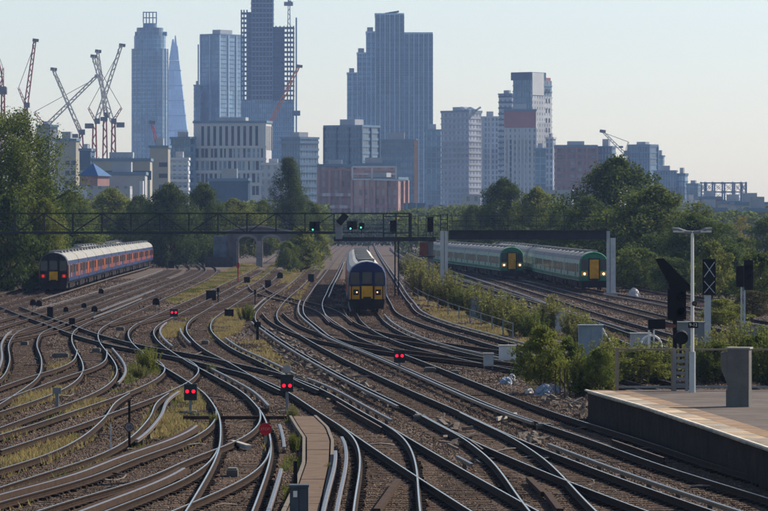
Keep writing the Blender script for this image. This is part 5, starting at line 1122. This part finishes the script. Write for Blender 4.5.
# --- stepped central tower
d = 3000; k = d/F; zz = lambda y: CH+(HY-y)*k; q = lambda x: (x-390)*k
st = empty('stepped_tower', ((390-CX)*k, d, 0)); tag(st, 'broad stepped dark glass tower in the middle of the skyline', 'building', 'towers and blocks on the skyline')
for x0,x1,y_,yo,m in [(347,357.2,74,3,GL_BLUE),(357,366.2,54,2,GL_BLUE),(366,375.2,33,1,GL_BLUE),(375,404.2,15,0,GL_DARK),(404,433,34,1.5,GL_DARK)]:
    c = MB().box((q(x0),yo,-.3),(q(x1),40-yo,zz(y_))).build('tower_step', m, st); 
    MB().box((q(x0)-.3,yo-.3,zz(y_)),(q(x1)-.1,40-yo,zz(y_)+1.2)).build('parapet', M_fin, c)
    fb = MB().box((q(x0)-.1,yo-.45,-.4),(q(x1)+.1,yo,.4)).mesh('floor_band', M_bsteel); z_ = 6
    while z_ < zz(y_): link('floor_band', fb, c, (0,0,z_)); z_ += 3.6
    for xx in np.arange(x0+.4, x1-.3, 4.8): MB().box((q(xx)-.3,yo-.7,0),(q(xx)+.3,yo-.45,zz(y_))).build('fin', M_fin, c)
for x0,x1,y_ in ((349,354,74),(358,364,54),(367,373,33)): MB().box((q(x0),6,zz(y_)+1.2),(q(x1),14,zz(y_)+4.2)).build('plant_room', M_bconc, st)
mb = MB(); mb.add([(q(385),0,zz(14)),(q(399),0,zz(11.3)),(q(399),20,zz(11.3)),(q(385),20,zz(14)),(q(385),0,zz(12.9)),(q(399),0,zz(10.6)),(q(399),20,zz(10.6)),(q(385),20,zz(12.9))],[(0,3,2,1),(4,5,6,7),(0,1,5,4),(1,2,6,5),(2,3,7,6),(3,0,4,7)]); mb.build('tilted_roof', M_bdark, st)
# --- slabs right of the centre
tower('low glass block between the stepped tower and the pale office slab', 425, 441, 441, 131, 2700, GL_TEAL, band=M_bsteel, bandh=.2)
of = tower('pale office slab with crossed struts on its roof', 441.5, 469, 482, 112, 2600, FC_GREY, fh=3.5, band=M_bconc, bandh=.3, th=38)
k = 2600/F; aa = lambda x,y: Vector((0,0,0))
rs = empty('roof_frame', ((471-CX)*k, 2604, CH+(223-111)*k)); tag(rs, 'crossed white struts on the roof of the pale office slab', 'frame')
for xa,ya,xb,yb in ((461,107,467,111),(481,107,475,111),(465,111,470,107.5),(470,107.5,477,111)): MB().bar(((xa-471)*k,0,(111-ya)*k),((xb-471)*k,0,(111-yb)*k),1.2).build('strut', M_bwhite, rs)
MB().box((-5*k,-2,-1),(5*k,6,(111-109.5)*k)).build('cabin', M_bconc, rs)
tower('lighter narrow slab attached right of the pale office slab', 482, 498.5, 499, 118, 2580, FC_LAV, pier=(M_bwhite,4,.9), depth=20)
tower('dark narrow tower behind the red-banded block', 499, 512, 516, 95, 2550, FC_GREY, band=M_bdark, bandh=.3)
cl = tower('tallest tower of the right-hand cluster with white right face', 513.5, 531, 553, 80, 2450, GL_DARK, band=M_bsteel, bandh=.2, roof=False)
k = 2450/F; z8 = lambda y: CH+(HY-y)*k
MB().box((-14,.4,z8(80)),(-.1,16,z8(72))).build('top_storey', M_bdark, cl); MB().box((-.4,1,z8(95)),(.35,13,z8(72.5))).build('white_panel', M_bwhite, cl); MB().box((-1,.5,-.3),(.45,21,z8(96))).build('white_face', FC_WHITE, cl); MB().box((-6,13.5,z8(80)),(-.2,21,z8(77))).build('red_cap', M_bred, cl)
for i in range(14):
    for yy in (15.5, 18.5): MB().box((.45,yy-.6,8+i*5.6),(.55,yy+.6,10.5+i*5.6)).build('window', M_bglass, cl)
rb = tower('white panelled block with a red-brown top band', 505, 536, 536.5, 111, 2300, M_bred, depth=18, roof=True)
k = 2300/F; z9 = lambda y: CH+(HY-y)*k; w9 = 31*k
MB().box((-w9-.3,-.5,-.3),(0.3,.2,z9(128))).build('white_front', FC_WHITE, rb)
for i in range(9): MB().box((-w9+i*w9/8-.35,-.9,-.3),(-w9+i*w9/8+.35,-.5,z9(128))).build('pier', M_bwhite, rb)
for i in range(14): MB().box((-w9+2.2,-.56,10+3.0*i),(-w9+3.4,-.5,12+3.0*i)).build('window', M_bglass, rb)
tower('blue-grey block right of the red-banded one', 535.5, 546, 546.2, 150, 2250, GL_TEAL, depth=16)
tower('slim grey tower just left of the brick flats', 546.2, 553, 556, 139, 2200, FC_LAV, th=30)
tower('wide brick flats with a regular window grid, right of the cluster', 556, 597, 597.5, 147, 2100, FC_BRICK, fh=3.1, band=M_bbrick, pier=(M_bbrick,5.2,1.1), depth=18)
tower('bluish end block of the wide brick flats', 597.5, 612, 616, 148, 2110, GL_LIGHT, band=M_bsteel, bandh=.2)
tower('long white low building between the tree groups', 545, 572, 574, 190, 1300, FC_WHITE, depth=12, roof=False)
tower('grey blue low shed between the tree groups on the right', 556, 580, 582, 204, 1100, M_bconc, depth=12, roof=False)
# --- right-hand group and gasholder
tower('dark tower block rising behind the large dark tree', 629, 650, 658.5, 146, 2500, GL_DARK, pier=(M_bsteel,6,.6), band=M_bsteel, bandh=.2)
tower('narrow block behind the dark tower block, on its right', 657, 663, 664.5, 157, 2560, GL_LIGHT)
tower('mid-height dark block stepping down right of the dark tower', 655, 676, 677, 172, 2480, GL_DARK, band=M_bsteel, bandh=.2)
tower('paler small block, second step down right of the dark tower', 677, 685, 688, 175, 2480, GL_LIGHT, band=M_bsteel, bandh=.2)
tower('lowest bluish block beside the gasholder', 687, 698, 701, 185, 2470, GL_TEAL)
d = 2500; k = d/F; zz = lambda y: CH+(HY-y)*k; gh = empty('gasholder', ((723.5-CX)*k, d, 0)); tag(gh, 'empty round gasholder frame of iron columns on the right horizon', 'gasholder'); rg = 23*k
for i in range(14):
    a = 2*math.pi*i/14+.1; p = (rg*math.cos(a), rg*math.sin(a)); MB().bar((*p,-.3),(*p,zz(182)),.9).build('column', M_bdark, gh)
    a2 = a+2*math.pi/14; p2 = (rg*math.cos(a2), rg*math.sin(a2))
    for y_ in (183,192,201): MB().bar((*p,zz(y_)),(*p2,zz(y_)),.6).build('girder', M_bdark, gh)
    for y0,y1 in ((192,183),(201,192)): MB().bar((*p,zz(y0)),(*p2,zz(y1)),.22).build('brace', M_bdark, gh); MB().bar((*p2,zz(y0)),(*p,zz(y1)),.22).build('brace', M_bdark, gh)
MB().tube([(0,0,-.3),(0,0,zz(207))], rg*.93, 28).build('bell', M_bsteel, gh)
G3 = 'low buildings in the right distance'
for i,(x0,x1,y_,d,m,lab) in enumerate([(686,698,203,1500,FC_WHITE,'small white building below the gasholder'),(700,722,199,1700,FC_BRICK,'grey terraced block left of the gasholder foot'),(722,748,204,1600,M_bconc,'long flat grey building under the gasholder'),(696,726,211,1250,M_bbrick,'dark flat-roofed shed in the right distance'),(736,768,205,1450,M_bconc,'pale flat-roofed depot near the right edge'),(745,775,212,1150,FC_BRICK,'low brick depot at the right edge'),(664,690,207,1650,FC_GREY,'low grey block behind the broad tree'),(640,668,203,1800,FC_GREY,'far low grey block left of the small white building')]):
    tower(lab, x0, x1, x1+.2, y_, d, m, depth=20, group=G3, name='low_building')
# --- left-hand blocks
tower('grey slab with a crane on top behind the tallest tree', 36, 50, 57, 127, 1900, FC_GREY, th=40, group='blocks on the left')
M_w1 = M_bglass
tower('pale beige tower block right of the tallest tree', 54, 76, 79, 141, 1700, M_bbeige, th=20, wins=(M_w1,[.6,.88],[.18,.28,.38,.48,.58,.68,.78],1.8,1.7), group='blocks on the left')
tower('dark scaffolded block beside the pale beige tower block', 78.5, 91, 94, 151, 1720, M_bdark, band=M_bsteel, group='blocks on the left')
tower('dark netted stair core in front of the scaffolded block', 79.5, 90.5, 91, 151, 1650, M_bdark, depth=8, ybot=164, group='blocks on the left')
lb = tower('long beige building with big dark windows below the cranes', 91, 150, 150.3, 161, 1600, M_bbeige, depth=16, fh=3.4, wins=(M_w1,[.12,.27,.40,.55,.68,.83,.95],[.82],3.2,3.4), group='blocks on the left')
k=1600/F
for i in range(16): MB().box((-59*k+i*59*k/15-.15,-.3,CH+(62)*k+1),(-59*k+i*59*k/15+.15,-.1,CH+(66)*k)).build('scaffold_pole', M_bsteel, lb)
pr = tower('small brick house with a blue pyramid roof in front of the cranes', 80, 97.5, 108, 176, 1400, M_bbrick, th=25, roof=False, group='blocks on the left'); k=1400/F; zt_=CH+(HY-176)*k
aa_ = 17.5*k/math.cos(R(25)); bb_ = 10.5*k/math.sin(R(25)); zp = CH+(HY-163)*k
MB().add([(-aa_-.6,-.6,zt_),(.6,-.6,zt_),(.6,bb_+.6,zt_),(-aa_-.6,bb_+.6,zt_),(-aa_*.5,bb_*.35,zp)],[(0,1,4),(1,2,4),(2,3,4),(3,0,4),(0,3,2,1)]).build('pyramid_roof', M_bblue, pr)
tower('pale grey-blue house right of the blue pyramid roof', 97, 145, 146, 175, 1420, M_bconc, depth=14, fh=3, wins=(M_bglass,[.06,.28,.36,.62,.78,.9],[.62],2.6,2.2), group='blocks on the left')
tower('pale terrace below the blue pyramid roof', 56, 130, 130.3, 186, 1300, FC_WHITE, depth=12, roof=False, group='blocks on the left')
tower('white slim stair tower right of the pale grey-blue house', 139.5, 143, 143.2, 181, 1350, M_bwhite, depth=5, roof=False, group='blocks on the left')
tower('beige tower block below the red crane', 149.5, 168, 170, 148, 1650, M_bbeige, th=18, wins=(M_w1,[.62,.85],[.2,.33,.46,.58,.7,.82],1.7,1.7), group='blocks on the left')
tower('bluish block with terraces between the beige tower and the white building', 170, 190, 195, 139, 1900, GL_TEAL, band=M_bsteel, group='blocks on the left')
tower('pale low block left of the white gridded building', 170, 188, 188.3, 160, 1750, FC_LAV, depth=14, band=M_bwhite, group='blocks on the left')
# --- white gridded building: every window slot is a part
wg = tower('white gridded building with tall dark window slots', 193, 266, 271, 123, 1900, mat('wg_wall',(.42,.43,.46),.8,var=.06,scale=.1), th=12, roof=True, group='blocks in the middle'); k=1900/F; z7=lambda y: CH+(HY-y)*k; A7=73*k/math.cos(R(12))
def slot(name, u, wu, y0, y1, m=M_bglass): MB().box((-A7+u*A7-wu*A7/2,-.12,z7(y1)),(-A7+u*A7+wu*A7/2,-.02,z7(y0))).build(name, m, wg)
for i in range(10): slot('window', .125+i*.083, .036, 126, 146)
for yb in (146.5,159,171.5,184): MB().box((-A7-.3,-.35,z7(yb)-.5),(.3,-.02,z7(yb)+.3)).build('ledge', M_bwhite, wg)
r7 = random.Random(3)
for row,(y0,y1) in enumerate(((148.5,157.5),(161,170),(173.5,182.5),(186,195))):
    for i in range(15):
        u = .05+i*.064; slot('window', u+r7.choice([0,.012]), r7.choice([.022,.03,.04]), y0, y1, M_bglass if r7.random()<.7 else GL_TEAL)
for i in range(7): MB().box((.02,i*2.6+1.0,z7(150)-0),(.12,i*2.6+2.2,z7(126))).build('side_window', M_bglass, wg) if i < 5 else None
db = tower('small dark block with pale windows at the foot of the white gridded building', 208, 248, 250, 181, 1500, M_bdark, depth=14, wins=(M_fin,[.52,.68,.86],[.6],2.0,2.6), group='blocks in the middle')  # window panes use the pale fin colour
tower('low pale annex right of the dark block', 262, 284, 284.4, 165, 1850, FC_WHITE, depth=15, group='blocks in the middle')
tower('dark blue block of flats behind the conical tree', 281, 300, 318, 139, 2000, GL_DARK, th=45, band=M_bsteel, group='blocks in the middle')
tower('wide dark glass block of flats left of the stepped tower foot', 324, 362, 379, 127, 2100, GL_DARK, th=30, band=M_bsteel, pier=(M_bdark,7,.7), group='blocks in the middle')
tower('teal glass block at the foot of the stepped tower', 376, 416, 417, 141, 2150, GL_TEAL, band=M_bsteel, depth=20, group='blocks in the middle')
tower('narrow orange-brown stair tower at the foot of the stepped tower', 414.5, 418, 419, 140, 2050, mat('stair_orange',(.42,.22,.13),.8,scale=.2), th=30, group='blocks in the middle', roof=False)
ra = tower('red brick apartment block behind the gantry, left half', 318, 352, 352.3, 167, 1500, FC_RED, fh=3.1, pier=(M_apt,4.2,.8), depth=14, group='red brick apartments')
rb2 = tower('red brick apartment block with white frames behind the gantry, right half', 352.3, 398, 407, 180, 1480, FC_RED, fh=3.1, pier=(M_apt,4.2,.8), th=25, group='red brick apartments')
tower('taller set-back storeys of the red brick apartments', 352.3, 395, 396, 166, 1510, FC_RED, depth=12, band=M_bwhite, bandh=.2, group='red brick apartments')
k=1480/F; wf = empty('white_roof_frame', ((352.5-CX)*k, 1478, 0)); tag(wf, 'white roof frame lines on the red brick apartments', 'frame'); z5=lambda y: CH+(HY-y)*k
for (xa,ya,xb,yb) in ((352.5,167,352.5,179.5),(352.5,179.5,372,179.5),(372,168,372,179.5),(372,179.5,406,180.5),(352.5,167,396,167),(396,167,396,180)): MB().bar(((xa-352.5)*k,-1,z5(ya)),((xb-352.5)*k,-1,z5(yb)),.55).build('frame_bar', M_bwhite, wf)
kk = 1500/F
for i in range(8):
    for j in range(4):
        MB().box((-34*kk+(i+.5)*34*kk/8-.7,-.75,3.2+j*4.2),(-34*kk+(i+.5)*34*kk/8+.7,-.40,4.3+j*4.2)).build('balcony', M_bwhite if (i+j)%3 else M_apt, ra)
tower('low teal glazed hall right of the red brick apartments', 404, 426, 426.3, 203, 1350, GL_TEAL, depth=12, roof=False, group='blocks in the middle')
tower('low grey hall behind the right part of the gantry', 425, 468, 468.3, 205, 1300, FC_GREY, depth=12, roof=False, group='blocks in the middle')
tower('pale blue-white low roof left of the dark tree', 463, 480, 480.3, 195, 1400, FC_WHITE, depth=12, roof=False, group='blocks in the middle')
# --- cranes
M_cr = mat('crane_red', (.34,.11,.085), .7, var=.1, scale=.2); M_cw = mat('crane_white', (.50,.47,.45), .7, var=.1, scale=.2); M_co = mat('crane_orange', (.45,.17,.08), .7, scale=.2); M_cb = mat('counterweight', (.15,.16,.19), .8, scale=.2)
def lattice(p, q, w_, m, name, par, m2=None):
    p, q = Vector(p), Vector(q); d_ = q-p; L = d_.length; u = d_.normalized(); side = Vector((0,1,0)); up = u.cross(side).normalized(); mb = MB(); t_ = w_*.28
    cs_ = [(up*w_/2+side*w_/2),(up*w_/2-side*w_/2),(-up*w_/2+side*w_/2),(-up*w_/2-side*w_/2)]
    for c in cs_: mb.bar(p+c, q+c*.6, t_)
    n = max(2, int(L/(w_*1.5))); 
    for i in range(n):
        a, b = p+d_*(i/n), p+d_*((i+1)/n); c, e = (cs_[1], cs_[3]) if i % 2 else (cs_[3], cs_[1]); mb.bar(a+c, b+e, t_*.8); 
    mb.m = 0; return mb.build(name, m, par)
def crane(label, d, mast, jib, aframe=None, cw=None, m=M_cr, jm=M_cw, rope=True, w_=1.9):
    """mast: (x, ytop, ybottom); jib: (x0,y0,x1,y1); all photo pixels at depth d"""
    k = d/F; x0, yt, yb = mast; z = lambda y: CH+(HY-y)*k; r_ = empty('tower_crane', ((x0-CX)*k, d, 0)); tag(r_, label, 'crane', 'tower cranes on the skyline'); X = lambda x: (x-x0)*k
    if yb > yt: lattice((0,0,max(-.3,z(yb))), (0,0,z(yt)), w_, m, 'mast', r_)
    lattice((X(jib[0]),0,z(jib[1])), (X(jib[2]),0,z(jib[3])), w_*.8, jm, 'jib', r_)
    MB().bar((X(jib[2])-1,0,z(jib[3])),(X(jib[2])+1.6,0,z(jib[3])-.3),1.3).build('jib_head', M_cb, r_)
    MB().cbox((X(jib[0])+.6,-1,z(jib[1])+.3),(2.2,2,2.2)).build('cab', M_cb, r_)
    if aframe: lattice((X(jib[0]),0,z(jib[1])), (X(aframe[0]),0,z(aframe[1])), w_*.5, m, 'a_frame', r_)
    if cw: MB().cbox((X(cw[0]),0,z(cw[1])),(cw[2]*k,2.4,cw[3]*k)).build('counterweight', M_cb, r_)
    if rope and aframe: MB().bar((X(aframe[0]),0,z(aframe[1])),(X(jib[0]+(jib[2]-jib[0])*.92),0,z(jib[1]+(jib[3]-jib[1])*.92)),.22).build('rope', M_cb, r_)
    return r_
C_ = crane
C_('red and white crane rising behind the tallest tree', 1850, (26,106,160), (26,106,35,40), (18.5,88), None, M_cr, M_cr)
C_('crane at the left edge with a dark counterweight', 1800, (3,92,170), (2.5,90,-6,40), (3,68), (3,91,8,7), M_cr, M_cr)
C_('crane standing on the grey slab, jib reaching far right', 1900, (45,127,128), (45,127,97,76), (34.5,112), None, M_cr, M_cw)
C_('crane with a jib leaning back left above the scaffolded block', 1750, (81,133,150), (81,133,53,69), (74,120), (74.5,136,7,4))
C_('left one of the three crossing cranes, jib leaning right', 1760, (94.5,124,165), (96,122,121.5,45), (88.5,108), (89,126,8,5))
C_('middle one of the three crossing cranes with a bare mast', 1800, (105,118,165), (106,116,97.5,51), (104,100), (104,119,7,4))
C_('right one of the three crossing cranes, jib leaning left', 1740, (113.5,124,168), (112.5,122,93,56), (121.5,108), (120.5,125,8,5))
C_('small red crane in front of the round tower', 1700, (157.5,144,148), (157,144,151.5,122), (159,138), (158,145,5,3), M_cr, mat('crane_bright_red',(.50,.06,.06),.7,scale=.2), False, 1.2)
C_('orange crane with a long jib before the tower under construction', 1950, (264,136,160), (264,136,299,66), (258,128), (260,138,6,4), M_co, M_co)
C_('crane right of the centre with its jib leaning left over the trees', 1900, (625.5,154,185), (625,154,602,131), (628.5,142), (621,147,4,2), M_cw, M_cw, True, 1.3)
C_('crane on top of the tower under construction', 3190, (289,3,26), (289,3,296,-40), (287,-6), (288.5,4,9,4), M_cb, M_cb)
# far wooded skyline seen as one mass
V = []; r6 = np.random.default_rng(9)
for (xa,xb,yt0,dd,n) in [(300,480,211,1250,9000),(640,790,208,1350,5000),(700,800,212,1000,5000),(-20,330,204,1150,9000),(430,640,206,1050,9000),(395,470,216,880,2500)]:
    k = dd/F; X = r6.uniform((xa-CX)*k,(xb-CX)*k,n); top = 6.5+(HY-yt0)*k*(1+.0*X)+1.6*fbm(X,X*0+dd,.12,int(xa)+50); Zp = r6.uniform(0,1,n)**.8*np.maximum(top,1.5); Yp = dd+r6.uniform(0,12,n)
    P = np.stack([X,Yp,Zp],1); tt = r6.normal(0,1,(n,3)); tt /= np.linalg.norm(tt,axis=1)[:,None]; bb = np.cross(tt, r6.normal(0,1,(n,3))); bb /= np.linalg.norm(bb,axis=1)[:,None]; L_ = r6.uniform(.5,1.3,n)[:,None]*dd/1100
    V.append(np.stack([P-tt*L_*.5,P+bb*L_*.32,P+tt*L_*.5,P-bb*L_*.32],1).reshape(-1,3))
tag(link('distant_trees', fast_mesh('distant_trees', np.concatenate(V), 4, LEAF['mid'])), 'far-off line of trees and scrub below the towers', 'trees', kind='stuff')
# ================================================================ haze
M_haze = bpy.data.materials.new('haze'); M_haze.use_nodes = True; t = M_haze.node_tree; t.nodes.clear()
pv = t.nodes.new('ShaderNodeVolumePrincipled'); mo = t.nodes.new('ShaderNodeOutputMaterial'); t.links.new(pv.outputs[0], mo.inputs['Volume'])
pv.inputs['Color'].default_value = (.36,.54,1.0,1); pv.inputs['Density'].default_value = HAZE; pv.inputs['Anisotropy'].default_value = .35
hz = MB().box((-1400,-60,-1.6),(1400,7300,350)).build('haze', M_haze); tag(hz, 'thin bluish air between the camera and the far towers', 'haze', kind='stuff')
